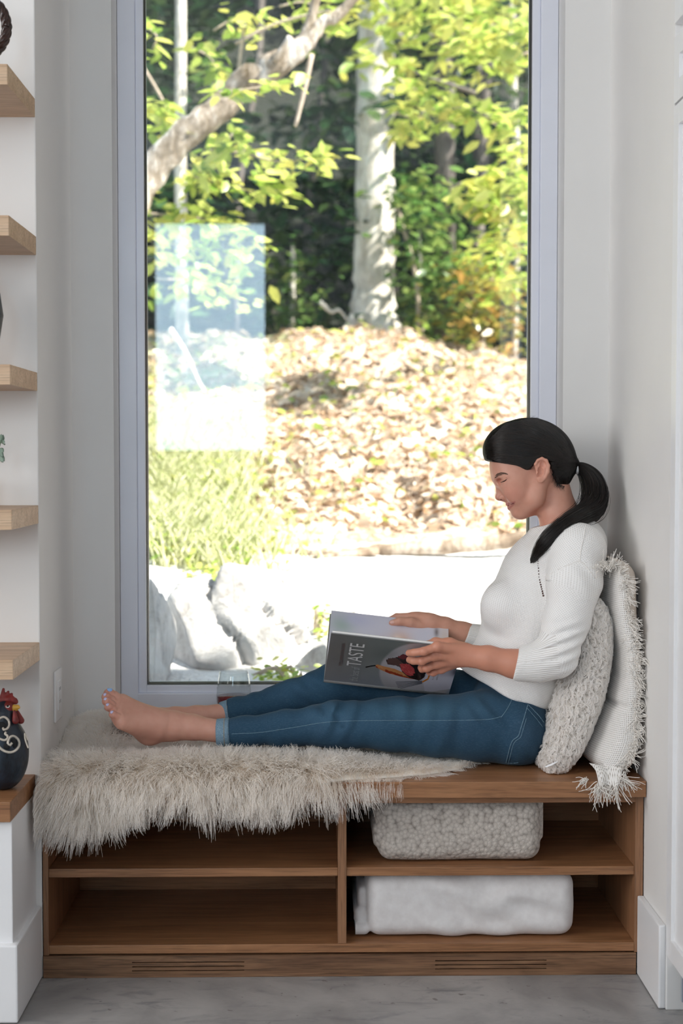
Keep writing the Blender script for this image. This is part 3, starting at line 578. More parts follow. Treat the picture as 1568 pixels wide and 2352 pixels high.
# ================================================================ smooth solid modelling: blended shapes on a grid, meshed by surface nets
class Field:
    def __init__(s, lo, hi, h):
        s.lo = np.array(lo, float); s.h = h; s.n = np.ceil((np.array(hi) - s.lo) / h).astype(int) + 1
        s.D = np.full(s.n, 1e3, np.float32); s.ax = [(s.lo[i] + h * np.arange(s.n[i])).astype(np.float32) for i in range(3)]
    def op(s, fn, lo, hi, k=.01, mode='add'):
        pad = k + 4 * s.h; a = np.clip(np.floor((np.array(lo) - pad - s.lo) / s.h).astype(int), 0, s.n); b = np.clip(np.ceil((np.array(hi) + pad - s.lo) / s.h).astype(int) + 1, 0, s.n)
        if (b <= a).any(): return s
        sl = tuple(slice(i, j) for i, j in zip(a, b)); X = s.ax[0][sl[0]][:, None, None]; Y = s.ax[1][sl[1]][None, :, None]; Z = s.ax[2][sl[2]][None, None, :]
        d = fn(X, Y, Z).astype(np.float32); A = s.D[sl]
        if mode == 'add':
            q = np.clip(k - np.abs(A - d), 0, None) / k; s.D[sl] = np.minimum(A, d) - q * q * k * .25
        elif mode == 'sub':
            q = np.clip(k - np.abs(A + d), 0, None) / k; s.D[sl] = np.maximum(A, -d) + q * q * k * .25
        elif mode == 'cut':
            q = np.clip(k - np.abs(A - d), 0, None) / k; s.D[sl] = np.maximum(A, d) + q * q * k * .25
        elif mode == 'disp': s.D[sl] = A + d
        return s
    def cone(s, a, b, ra, rb, k=.01, ys=1.0, mode='add'):
        a = np.array(a, float); b = np.array(b, float); ab = b - a; abs_ = ab * (1, 1 / ys, 1); L2 = float(abs_ @ abs_) + 1e-12; r = max(ra, rb)
        def fn(X, Y, Z):
            px, py, pz = X - a[0], (Y - a[1]) / ys, Z - a[2]; t = np.clip((px * abs_[0] + py * abs_[1] + pz * abs_[2]) / L2, 0, 1)
            return np.sqrt((px - t * abs_[0]) ** 2 + (py - t * abs_[1]) ** 2 + (pz - t * abs_[2]) ** 2) - (ra + (rb - ra) * t)
        e = np.array((r, r * max(ys, 1), r)); return s.op(fn, np.minimum(a, b) - e, np.maximum(a, b) + e, k, mode)
    def path(s, P, R, k=.01, ys=1.0, mode='add'):
        for i in range(len(P) - 1): s.cone(P[i], P[i + 1], R[i], R[i + 1], k, ys, mode)
        return s
    def ell(s, c, r, k=.01, rot=None, mode='add'):
        c = np.array(c, float); r = np.array(r, float); Rm = np.eye(3) if rot is None else np.array(rot)
        def fn(X, Y, Z):
            p = (X - c[0], Y - c[1], Z - c[2]); q = [Rm[0][i] * p[0] + Rm[1][i] * p[1] + Rm[2][i] * p[2] for i in range(3)]
            k0 = np.sqrt((q[0] / r[0]) ** 2 + (q[1] / r[1]) ** 2 + (q[2] / r[2]) ** 2); k1 = np.sqrt((q[0] / r[0] ** 2) ** 2 + (q[1] / r[1] ** 2) ** 2 + (q[2] / r[2] ** 2) ** 2)
            return np.where(k1 > 1e-6, k0 * (k0 - 1) / np.maximum(k1, 1e-6), -r.min())
        m = r.max(); return s.op(fn, c - m, c + m, k, mode)
    def poly_cut(s, P, mode='sub', k=.003):
        """P: polygon (x, z); prism along Y"""
        P = np.array(P, float)
        def fn(X, Y, Z):
            x, z = np.broadcast_arrays(X[:, 0, :], Z[:, 0, :]); d = np.full(x.shape, 1e9); sg = np.ones(x.shape)
            for i in range(len(P)):
                vi, vj = P[i], P[i - 1]; e = vj - vi; wx, wz = x - vi[0], z - vi[1]; t = np.clip((wx * e[0] + wz * e[1]) / (e @ e), 0, 1)
                d = np.minimum(d, (wx - e[0] * t) ** 2 + (wz - e[1] * t) ** 2)
                c1 = z >= vi[1]; c2 = z < vj[1]; c3 = e[0] * wz > e[1] * wx; al = (c1 & c2 & c3) | (~c1 & ~c2 & ~c3); sg = np.where(al, -sg, sg)
            return np.repeat((sg * np.sqrt(d))[:, None, :], Y.shape[1], 1)
        return s.op(fn, s.lo, s.lo + s.h * s.n, k, mode)
    def flat_cut(s, p, n, R, L, k=.002):
        """remove what lies beyond p along n within radius R and length L"""
        p = np.array(p, float); n = np.array(n, float); n /= np.linalg.norm(n)
        def fn(X, Y, Z):
            x, y, z = X - p[0], Y - p[1], Z - p[2]; t = x * n[0] + y * n[1] + z * n[2]
            rad = np.sqrt(np.maximum(x * x + y * y + z * z - t * t, 0)) - R; return np.maximum(np.maximum(rad, -t), t - L)
        return s.op(fn, p - R - L, p + R + L, k, 'sub')
    def above(s, z0, k=.006): return s.op(lambda X, Y, Z: (z0 - Z) + 0 * X + 0 * Y, s.lo, s.lo + s.h * s.n, k, 'cut')
    def nets(s, smooth=1):
        D = s.D; S_ = D < 0; c = np.zeros(np.array(D.shape) - 1, np.uint8)
        for i in (0, 1):
            for j in (0, 1):
                for k in (0, 1): c += S_[i:D.shape[0] - 1 + i, j:D.shape[1] - 1 + j, k:D.shape[2] - 1 + k]
        I = np.argwhere((c > 0) & (c < 8)); acc = np.zeros((len(I), 3)); cnt = np.zeros(len(I)); cor = [(i, j, k) for i in (0, 1) for j in (0, 1) for k in (0, 1)]
        val = {o: D[I[:, 0] + o[0], I[:, 1] + o[1], I[:, 2] + o[2]].astype(float) for o in cor}
        for a in cor:
            for ax in range(3):
                if a[ax]: continue
                b = list(a); b[ax] = 1; b = tuple(b); x, y = val[a], val[b]; m = (x < 0) != (y < 0); t = np.where(m, x / np.where(m, x - y, 1), 0); pt = np.array(a, float)[None] + t[:, None] * np.eye(3)[ax][None]
                acc[m] += pt[m]; cnt[m] += 1
        V = s.lo + s.h * (I + acc / cnt[:, None]); idx = np.full(c.shape, -1, np.int32); idx[tuple(I.T)] = np.arange(len(I)); Q = []
        for ax in range(3):
            sl0 = [slice(None)] * 3; sl1 = [slice(None)] * 3; sl0[ax] = slice(0, -1); sl1[ax] = slice(1, None); A, B_ = S_[tuple(sl0)], S_[tuple(sl1)]
            E = np.argwhere(A != B_); u, v = [(1, 2), (2, 0), (0, 1)][ax]
            ok = (E[:, u] > 0) & (E[:, v] > 0) & (E[:, u] < D.shape[u] - 1) & (E[:, v] < D.shape[v] - 1); E = E[ok]; fl = A[tuple(E.T)]
            q = []
            for du, dv in ((-1, -1), (0, -1), (0, 0), (-1, 0)):
                e = E.copy(); e[:, u] += du; e[:, v] += dv; q.append(idx[tuple(e.T)])
            q = np.stack(q, -1); q[~fl] = q[~fl][:, ::-1]; Q.append(q)
        Q = np.concatenate(Q); Q = Q[(Q >= 0).all(1)]
        for _ in range(smooth):
            A2 = np.zeros_like(V); n2 = np.zeros(len(V))
            for i in range(4):
                np.add.at(A2, Q[:, i], V[Q[:, (i + 1) % 4]]); np.add.at(A2, Q[:, i], V[Q[:, i - 1]]); np.add.at(n2, Q[:, i], 2)
            V = V * .5 + .5 * A2 / np.maximum(n2, 1)[:, None]
        return V, Q
    def front(s):
        """nearest surface towards the camera: Y as a function of (x, z)"""
        S_ = s.D < 0; has = S_.any(1); j = np.argmax(S_, 1); j0 = np.maximum(j - 1, 0); ii, kk = np.indices(j.shape)
        a, b = s.D[ii, j0, kk], s.D[ii, j, kk]; t = np.clip(a / np.where(a - b == 0, 1, a - b), 0, 1); Yv = s.lo[1] + s.h * (j0 + t); Yv = np.where(has, Yv, np.nan)
        def look(x, z):
            i = np.clip(np.round((x - s.lo[0]) / s.h).astype(int), 0, s.n[0] - 1); k = np.clip(np.round((z - s.lo[2]) / s.h).astype(int), 0, s.n[2] - 1); return Yv[i, k]
        return look
def on_surface(look, px, py, Y0, off=0.0):
    """px paths -> world points resting on a surface seen from the front"""
    px = np.asarray(px, float); py = np.asarray(py, float); Yc = np.full(px.shape, Y0, float)
    for _ in range(4):
        P = atv(px, py, Yc); n = look(P[..., 0], P[..., 2]); Yc = np.where(np.isnan(n), Yc, n)
    return atv(px, py, Yc - off)
def join_nets(L):
    V, Q, b = [], [], 0
    for v, q in L: V.append(v); Q.append(q + b); b += len(v)
    return np.concatenate(V), np.concatenate(Q)
def set_color(me, C, name='tint'):
    a = me.color_attributes.new(name, 'FLOAT_COLOR', 'POINT'); C = np.concatenate([np.asarray(C, np.float32), np.ones((len(C), 1), np.float32)], 1); a.data.foreach_set('color', C.ravel())
def set_uv2(me, U, name='knit'):
    a = me.attributes.new(name, 'FLOAT_VECTOR', 'POINT'); a.data.foreach_set('vector', np.asarray(U, np.float32).ravel())
# ================================================================ the woman reading on the bench
YM = .25
U1 = (YM + CD) / F                                # one pixel at her midline, in metres
def W(x, y, Y=YM): return at(x, y, Y)
def hw(x, y, s=0.0): return at(x, y, YM + s)
def rotY(deg):
    t = math.radians(deg); return [[math.cos(t), 0, math.sin(t)], [0, 1, 0], [-math.sin(t), 0, math.cos(t)]]
person = thing('person', (W(1190, 1757)[0], YM, .462), 'woman in white knit sweater and blue jeans reading on the bench', 'person')
# ---- skin
k = N('skin'); a = k.n('ShaderNodeAttribute'); a.attribute_name = 'tint'; v = k.coord('Object'); n1 = k.noise(v, 60, 4); n2 = k.noise(v, 600, 2)
c = k.mix(k.ramp(n1, [(.35, (0, 0, 0)), (.7, (.22, .22, .22))]), a.outputs['Color'], (.52, .20, .13))
k.base(c).set(Roughness=.46, Subsurface_Weight=.12, Subsurface_Scale=.006); k.p.inputs['Subsurface Radius'].default_value = (1.0, .4, .25); k.bump(n2, .10, .0006); M_skin = k.m
def build_head():
    f = Field(hw(1095, 1262, -.11) - (0, 0, 0), hw(1350, 945, .11), .0013)
    f.ell(hw(1222, 1049), (94 * U1, .0715, 81 * U1), .01, rotY(12)); f.ell(hw(1180, 1076), (55 * U1, .059, 52 * U1), .02)
    f.cone(hw(1181, 1100), hw(1205, 1150), 43 * U1, 30 * U1, .02, 1.18)
    for s in (-1, 1):
        f.ell(hw(1187, 1127, s * .036), (.028, .020, .030), .03)
        f.path([hw(1198, 1173, s * .012), hw(1231, 1145, s * .043), hw(1241, 1106, s * .050)], [14.5 * U1, 15 * U1, 16 * U1], .022)
    f.ell(hw(1180, 1154), (14 * U1, .026, 19 * U1), .014); f.ell(hw(1190, 1177), (15.5 * U1, .021, 14.5 * U1), .012)
    f.cone(hw(1208, 1168), hw(1246, 1158), 16 * U1, 26 * U1, .014)
    f.path([hw(1266, 1110), hw(1282, 1180), hw(1294, 1262)], [39 * U1, 43 * U1, 54 * U1], .014)
    # brow, sockets, lids
    for s in (-1, 1):
        f.path([hw(1141, 1096), hw(1147, 1092, s * .022), hw(1166, 1091, s * .047)], [6.5 * U1, 7.5 * U1, 7 * U1], .012)
        f.ell(hw(1149, 1106, s * .030), (8 * U1, .012, 7 * U1), .010, mode='sub'); f.ell(hw(1161, 1107, s * .0305), (11.5 * U1, .0135, 10.5 * U1), .004)
    # nose
    f.path([hw(1147, 1100), hw(1146.5, 1122), hw(1145, 1141)], [4.6 * U1, 5.6 * U1, 6.6 * U1], .008); f.cone(hw(1160, 1112), hw(1158, 1140), 8 * U1, 12 * U1, .012)
    f.ell(hw(1144.5, 1142), (7.6 * U1, 6.8 * U1, 7 * U1), .004)
    for s in (-1, 1):
        f.ell(hw(1153, 1143.5, s * .0105), (8 * U1, 5 * U1, 6 * U1), .004); f.ell(hw(1149, 1150, s * .0062), (4 * U1, 2.4 * U1, 2.6 * U1), .002, mode='sub')
    # lips and the line between them
    for s in (-1, 1):
        f.path([hw(1166.5, 1158.5), hw(1170, 1156.5, s * .011), hw(1181, 1153.5, s * .0235)], [4.4 * U1, 4 * U1, 2.2 * U1], .004)
        f.path([hw(1170.5, 1166.5), hw(1173.5, 1164, s * .010), hw(1181, 1155, s * .022)], [4.8 * U1, 4.4 * U1, 2.2 * U1], .004)
        f.path([hw(1163.5, 1163.2), hw(1167.5, 1160.8, s * .012), hw(1182, 1152.5, s * .0262)], [1.4 * U1] * 3, .0015, mode='sub')
        f.path([hw(1182, 1150, s * .029), hw(1186, 1156, s * .031)], [2 * U1, 1.5 * U1], .006, mode='sub')
    # ears
    for s in (-1, 1):
        e = lambda x, y, o=0: hw(x, y, s * (.0790 + o))
        f.ell(e(1244, 1078), (14 * U1, 5.5 * U1, 23 * U1), .006, rotY(-8)); f.ell(e(1240, 1100, -.001), (8 * U1, 4.5 * U1, 9.5 * U1), .006)
        f.ell(e(1241, 1083, .006), (7 * U1, 8 * U1, 12 * U1), .002, mode='sub'); f.ell(e(1246, 1067, .007), (7 * U1, 6.5 * U1, 9 * U1), .002, mode='sub')
        f.path([e(1232, 1078), e(1229, 1066, .003), e(1234, 1057, .004), e(1244, 1053, .004), e(1254, 1058, .005), e(1259, 1070, .005), e(1258, 1084, .004), e(1252, 1096, .002), e(1244, 1106)], [2.8 * U1, 3 * U1, 3.2 * U1, 3.4 * U1, 3.6 * U1, 3.8 * U1, 3.4 * U1, 3.4 * U1, 3 * U1], .003)
        f.ell(e(1233.5, 1088, .003), (3.4 * U1, 3 * U1, 5 * U1), .003); f.ell(e(1236, 1091, .004), (3 * U1, 7 * U1, 5 * U1), .001, mode='sub')
    V, Q = f.nets(1); return f, V, Q
HF, hV, hQ = build_head()
def tint_head(V):
    base = np.array([.64, .325, .235]); C = np.tile(base, (len(V), 1))
    def blob(p, r, col, a):
        nonlocal C
        w_ = a * np.exp(-((V - np.array(p)) ** 2).sum(1) / (r * r)); C = C * (1 - w_[:, None]) + w_[:, None] * np.array(col)
    for s in (-1, 1):
        blob(hw(1180, 1132, s * .045), .026, (.64, .27, .20), .75); blob(hw(1241, 1070, s * .08), .030, (.66, .29, .21), .5)
        for x, y, z in () and ((1165, 1160, .004), (1169, 1158, .010), (1175, 1156, .017), (1179, 1155, .0215), (1170, 1166, .004), (1174, 1163, .012), (1178, 1158, .019)): blob(hw(x, y, s * z), .0052, (.46, .125, .115), 1.0)
        blob(hw(1152, 1148, s * .009), .006, (.50, .20, .14), .5)
    # lips, by their outline in profile (mirrored to the far side)
    Vm = V.copy(); Vm[:, 1] = YM - np.abs(V[:, 1] - YM); d_ = Vm - _cp; zc_ = d_ @ _fw; X_ = IW / 2 + F * (d_ @ _rt) / zc_; Y_ = IH / 2 - F * (d_ @ _up) / zc_
    L1 = spline([(1162, 1158.5), (1168, 1157), (1174, 1155.5), (1182, 1152.5)], 24); L2 = spline([(1166.5, 1167), (1171, 1165), (1176, 1161), (1182, 1153.5)], 24); rl = np.concatenate([np.linspace(3.2, 1.2, 24)] * 2)
    m_ = np.zeros(len(V))
    for (lx, ly), r_ in zip(np.concatenate([L1, L2]), rl): m_ = np.maximum(m_, np.exp(-(((X_ - lx) ** 2 + (Y_ - ly) ** 2) / (r_ * 1.25) ** 2) ** 2))
    C = C * (1 - .85 * m_[:, None]) + .85 * m_[:, None] * np.array((.46, .145, .130))
    blob(hw(1141, 1144), .010, (.60, .24, .17), .6); blob(hw(1215, 1185), .03, (.60, .27, .185), .5); return C
def build_arm_near():
    f = Field(W(905, 1590, -.02), W(1260, 1440, .19), .0013)
    f.path([W(1240, 1522, .045), W(1180, 1525, .05), W(1120, 1512, .056), W(1078, 1507, .062)], [.036, .0325, .0285, .0235], .012, .88)
    f.path([W(1085, 1507, .062), W(1050, 1504, .064)], [.024, .026], .012, .75)
    J = {'index': ([(1004, 1485, .040), (973, 1496, .037), (950, 1499, .047), (939, 1500, .058)], .0098), 'middle': ([(995, 1506, .060), (968, 1518, .060), (949, 1518, .076), (940, 1515.5, .087)], .0098),
         'ring': ([(1001, 1525, .083), (979, 1535, .087), (969, 1537, .105), (966, 1534, .119)], .0092), 'pinky': ([(1013, 1537, .102), (995, 1545, .108), (986, 1544, .122), (983, 1541, .134)], .0082)}
    for nme, (j, r) in J.items():
        P = [W(*q) for q in j]; f.cone(W(1058, 1503 + (j[0][1] - 1505) * .45, .066 + (j[0][2] - .07) * .3), P[0], .0135, r * 1.22, .013)
        f.ell(P[0] - np.array((0, .0015, 0)), (r * 1.28,) * 3, .006)
        f.path(P, [r * 1.08, r * 1.0, r * .93, r * .84], .0022); f.ell(P[1] - np.array((.0, .001, 0)), (r * 1.07,) * 3, .003)
    f.path([W(1068, 1492, .07), W(1032, 1480, .078), W(1000, 1476, .096), W(978, 1481, .116)], [.0155, .0145, .0108, .0088], .010)
    V, Q = f.nets(1); return f, V, Q, J
def build_arm_far():
    f = Field(W(855, 1500, .33), W(1120, 1385, .50), .0013)
    f.path([W(1110, 1470, .43), W(1063, 1456, .42), W(1020, 1441, .412), W(984, 1430, .405)], [.033, .030, .026, .0225], .012, .85)
    f.cone(W(990, 1431, .405), W(962, 1427, .412), .0235, .024, .012, .85)
    T = [(970, 1438, .398), (942, 1429, .386), (917, 1427, .381), (900, 1431, .385)]
    f.path([W(*q) for q in T], [.0165, .0128, .0102, .0082], .006)
    for j, r in (([(945, 1416, .418), (911, 1417, .432), (893, 1425, .432), (882, 1434, .426)], .0096), ([(948, 1426, .434), (915, 1432, .450), (904, 1442, .450), (899, 1450, .444)], .0094), ([(956, 1438, .446), (928, 1446, .458), (918, 1453, .454), (914, 1459, .447)], .0088), ([(966, 1447, .452), (944, 1456, .460), (936, 1461, .456), (934, 1466, .450)], .0078)):
        P = [W(*q) for q in j]; f.cone(W(978, 1432 + (j[0][1] - 1432) * .4, .408 + (j[0][2] - .43) * .3), P[0], .0135, r * 1.2, .013); f.path(P, [r * 1.1, r, r * .93, r * .82], .0022)
    V, Q = f.nets(1); return f, V, Q, T
def foot(heel, ankle, leg, mtps, tips, h=.0014, rr=(.0125, .0098, .0094, .0090, .0086)):
    allp = np.array([heel, ankle, *leg, *mtps, *tips]); f = Field(allp.min(0) - .06, allp.max(0) + .05, h)
    f.path([ankle, *leg], [.0335, .0290, .0262], .014); f.ell(heel, (.029, .027, .026), .02); f.cone(heel, ankle, .026, .033, .02)
    for i, (m, t) in enumerate(zip(mtps, tips)):
        m, t = np.array(m), np.array(t); mid = np.array(ankle) * .62 + np.array(heel) * .12 + m * .26
        f.cone(mid, m, .026, rr[i] * 1.42, .02); f.cone(heel, m, .020, rr[i] * 1.25, .02)
        kn = m * .42 + t * .58 + np.array((0, 0, .003)); f.path([m, kn, t], [rr[i] * 1.25, rr[i] * 1.0, rr[i] * .98], .003); f.ell(t, (rr[i] * 1.08,) * 3, .003)
    f.ell(np.array(ankle) + (.004, -.024, -.004), (.013, .012, .014), .012)
    return f
def build_feet():
    mt = [W(279, 1614, .130), W(272, 1624, .112), W(270, 1634, .096), W(273, 1646, .080), W(281, 1660, .066)]
    tp = [W(250.5, 1594, .112), W(243.5, 1601, .094), W(244, 1611, .078), W(249, 1624, .064), W(259, 1641, .054)]
    f = foot(W(344, 1680, .150), W(395, 1667, .150), [W(440, 1670, .15), W(530, 1684, .15)], mt, tp)
    d = np.array((0, .17, 0)); mt2 = [W(292, 1650, .28), W(290, 1652, .297), W(291, 1655, .312), W(295, 1658, .327), W(300, 1662, .34)]; tp2 = [W(270, 1648, .28), W(267, 1651, .297), W(269, 1654, .312), W(274, 1657, .327), W(282, 1660, .34)]
    g = foot(W(352, 1676, .31), W(400, 1657, .315), [W(450, 1649, .32), W(545, 1636, .335)], mt2, tp2, .002)
    return f, f.nets(1), g.nets(1), tp, mt
AF, aV, aQ, NJ = build_arm_near(); BF, bV, bQ, FT = build_arm_far(); FF, (fV, fQ), (gV, gQ), TIPS, MTPS = build_feet()
def build_core():
    f = Field((W(480, 1700)[0], .02, .462), (W(1400, 1500)[0], .5, W(1250, 1180)[2]), .007)
    f.path([W(1180, 1650), W(1195, 1540), W(1240, 1370), W(1283, 1240)], [.08, .085, .095, .055], .04, 1.25)
    for s, leg in ((-1, [(1180, 1670, .17), (800, 1663, .15), (520, 1683, .15)]), (1, [(1180, 1665, .33), (800, 1566, .36), (540, 1637, .335)])): f.path([W(*q) for q in leg], [.055, .038, .030], .03)
    f.path([W(1285, 1255, .22), W(1325, 1262, .10), W(1270, 1515, .045), W(1200, 1524, .05)], [.04, .036, .032, .03], .03); f.path([W(1280, 1260, .30), W(1278, 1275, .385), W(1185, 1480, .445), W(1090, 1464, .425)], [.04, .036, .03, .028], .03)
    return f.nets(1)
cV, cQ = build_core()
V, Q = join_nets([(hV, hQ), (aV, aQ), (bV, bQ), (fV, fQ), (gV, gQ), (cV, cQ)])
Ct = np.tile(np.array([.60, .285, .185]), (len(V), 1)); Ct[:len(hV)] = tint_head(hV); nA = len(hV)
na2 = nA + len(aV); nb2 = na2 + len(bV); Ct[nA:na2] = (.59, .265, .175); Ct[na2:nb2] = (.64, .33, .235); Ct[nb2:] = (.66, .35, .265)
# warmer knuckles and toes
for nme, (j, r) in NJ.items():
    for q in j[:2]:
        w_ = .5 * np.exp(-((V[nA:na2] - W(*q)) ** 2).sum(1) / .012 ** 2); Ct[nA:na2] = Ct[nA:na2] * (1 - w_[:, None]) + w_[:, None] * np.array([.56, .20, .135])
for t in TIPS:
    w_ = .6 * np.exp(-((V[nb2:] - t) ** 2).sum(1) / .013 ** 2); Ct[nb2:] = Ct[nb2:] * (1 - w_[:, None]) + w_[:, None] * np.array([.62, .25, .19])
me = fastmesh('body', V, Q); set_color(me, Ct); body = link('body', me, M_skin, person, smooth=True)
# ---- nails
M_polish = plain('blue_nail_polish', (.30, .50, .85), .18, .02); M_polish2 = plain('lilac_nail_polish', (.62, .60, .88), .2, .02); M_nail = plain('bare_nail', (.72, .42, .36), .25, .03)
def nail(name, c, n, d, wd, ln, m):
    """little domed plate at c, facing n, long axis d"""
    n = np.array(n, float); n /= np.linalg.norm(n); d = np.array(d, float); d -= n * (d @ n); d /= np.linalg.norm(d); s_ = np.cross(n, d); V, Fc = [], []; a = 7
    for i in range(a):
        for j in range(a):
            u, v_ = i / (a - 1) * 2 - 1, j / (a - 1) * 2 - 1; q = math.sqrt(max(0, 1 - .5 * v_ * v_)); rr = u * q, v_ * math.sqrt(max(0, 1 - .5 * u * u)); V.append(c + d * ln * rr[0] + s_ * wd * rr[1] + n * (.0016 - .0022 * rr[1] ** 2 - .0008 * rr[0] ** 2))
    for i in range(a - 1):
        for j in range(a - 1): Fc.append((i * a + j, i * a + j + 1, (i + 1) * a + j + 1, (i + 1) * a + j))
    me = mesh(name, V, Fc); o = link(name, me, m, body, smooth=True); so = o.modifiers.new('solid', 'SOLIDIFY'); so.thickness = .0007; return o
for i, (t, mt) in enumerate(zip(TIPS, MTPS)):
    d = t - mt; d /= np.linalg.norm(d); nn = np.cross(d, MTPS[4] - MTPS[0]); nn *= np.sign(nn[0] + .2 * nn[2]); r = (.0125, .0098, .0094, .0090, .0086)[i] * 1.08
    nn /= np.linalg.norm(nn); n2 = nn * .80 + d * .60 if i == 0 else nn * .55 + d * .8 + np.array((-.1, -.3, 0)); n2 /= np.linalg.norm(n2); nail('toenail', t + n2 * (r - .0008), n2, d, .0062 if i == 0 else .0042, .0064 if i == 0 else .0034, M_polish if i == 0 else M_polish2)
tt, t0 = W(*FT[3]), W(*FT[2]); d = tt - t0; d /= np.linalg.norm(d); nail('thumbnail', tt + np.array((0, -.0072, .0035)), (-.15, -.9, .45), d, .0050, .0062, M_nail)
for nme, (j, r) in NJ.items():
    if nme in ():
        p3, p2 = W(*j[3]), W(*j[2]); d = p3 - p2; d /= np.linalg.norm(d); nn = np.array((-.75, -.45, .1)); nn -= d * (nn @ d) * .6; nn /= np.linalg.norm(nn); nail('fingernail', p3 + nn * (r * .80), nn, d, .0042, .0046, M_nail)
# ---- brows, lashes, eyes
M_hairsolid = plain('dark_hair_base', (.006, .0045, .004), .55, .2, Specular_IOR_Level=.15); M_eye = plain('eye_white', (.65, .62, .60), .15)
hl = HF.front(); M_brow = plain('brow_brown', (.15, .085, .06), .8, .5, 900)
P = on_surface(hl, np.array([1136, 1140, 1147, 1154, 1160.]), np.array([1096, 1091.5, 1088, 1086.5, 1087.5]), .22, -.0004); rb = np.random.default_rng(1); bx_ = rb.uniform(0, 1, 150); bc = spline([(1135.5, 1096), (1140, 1091.5), (1147, 1088.5), (1154, 1087), (1161, 1088.5)], 100)[(bx_ * 99).astype(int)]; wdt = np.interp(bx_, [0, .3, .7, 1], [2.6, 3.4, 2.4, .8]); bc = bc + np.stack([0 * bx_, rb.uniform(-1, 1, 150) * wdt], -1); tt_ = np.linspace(0, 1, 5)
ln_ = rb.uniform(4, 8, 150); C_ = bc[:, None] + np.stack([ln_[:, None] * tt_[None], -ln_[:, None] * .42 * tt_[None] * (1 - 1.4 * bx_[:, None] - .25 * tt_[None])], -1); strands('eyebrow', on_surface(hl, C_[..., 0], C_[..., 1], .22, .0005), M_brow, body, .00034, .00014, kind=None)
P = on_surface(hl, np.array([1148.5, 1152, 1156, 1160, 1163.5]), np.array([1107.5, 1107.2, 1105.8, 1103.6, 1100.5]), .22, .0012); tube('eyelashes', P, np.array([.4, .9, 1.3, 1.1, .4]) * U1, M_hairsolid, body, 8, .7)
P = on_surface(hl, np.array([1149, 1152, 1157, 1163, 1167.]), np.array([1099.5, 1098, 1097.4, 1097.6, 1099]), .22, -.0003); tube('lid_crease', P, np.array([.3, .55, .6, .5, .2]) * U1, plain('lid_shade', (.36, .15, .10), .5), body, 6)
P = on_surface(hl, np.array([1164.5, 1168, 1173, 1178, 1183.]), np.array([1163, 1161, 1158.6, 1156, 1152]), .24, -.0003); tube('lip_line', P, np.array([.5, .9, 1.0, .8, .4]) * U1, plain('lip_shade', (.20, .05, .045), .5), body, 6)
P = on_surface(hl, np.array([1148., 1150.5, 1153]), np.array([1148.5, 1147, 1147.5]), .24, -.0004); tube('nostril_shadow', P, np.array([.8, 1.7, .8]) * U1, plain('nostril_shade', (.14, .04, .03), .6), body, 6)  # dark tube painted in as the shade of the nostril
for yy, s_ in ((.31, 1),):
    e = lambda x, y, s: hw(x, y, s)
    tube('eyebrow', [e(1137, 1095, .010), e(1141, 1089, .024), e(1155, 1086, .046)], [.002, .0026, .001], M_hairsolid, body, 8); tube('eyelashes', [e(1148, 1108, .022), e(1152, 1108, .030), e(1160, 1104, .042)], [.001, .002, .001], M_hairsolid, body, 8)
# ---- hair: a solid underlayer shaped like the combed-back hair, and strands over it
def build_hair():
    f = Field(hw(1095, 1150, -.12), hw(1345, 935, .12), .0018)
    f.ell(hw(1219, 1048), (103 * U1, .0815, 88 * U1), .01, rotY(13)); f.ell(hw(1168, 1028), (53 * U1, .068, 50 * U1), .02); f.ell(hw(1154, 1036), (40 * U1, .060, 36 * U1), .02)
    f.cone(hw(1268, 1058), hw(1318, 1071), 50 * U1, 11 * U1, .03, 1.1); f.cone(hw(1262, 1062), hw(1283, 1096), 50 * U1, 26 * U1, .02, 1.2)
    px = [(1060, 1057), (1117, 1058.5), (1147, 1063), (1186, 1069), (1198, 1076), (1207, 1080), (1216, 1076), (1224, 1064), (1234, 1052), (1250, 1050), (1262, 1064), (1264, 1078), (1273, 1099), (1281, 1115), (1298, 1125), (1330, 1135), (1345, 1300), (1000, 1300), (1000, 1057)]
    f.poly_cut([(lambda p: (p[0], p[2]))(W(x, y, YM - .05)) for x, y in px], 'sub', .004); return f
HR = build_hair(); v_, q_ = HR.nets(2)
k = N('dark_hair'); hb = k.p
hi = k.n('ShaderNodeHairInfo'); k.l(k.ramp(hi.outputs['Random'], [(0, (.004, .003, .0025)), (.7, (.009, .0065, .0055)), (1, (.035, .022, .016))]), hb.inputs['Base Color']); k.set(Roughness=.30, Specular_IOR_Level=.5); M_hair = k.m
hair = link('hair', fastmesh('hair', v_, q_), M_hairsolid, person, smooth=True)
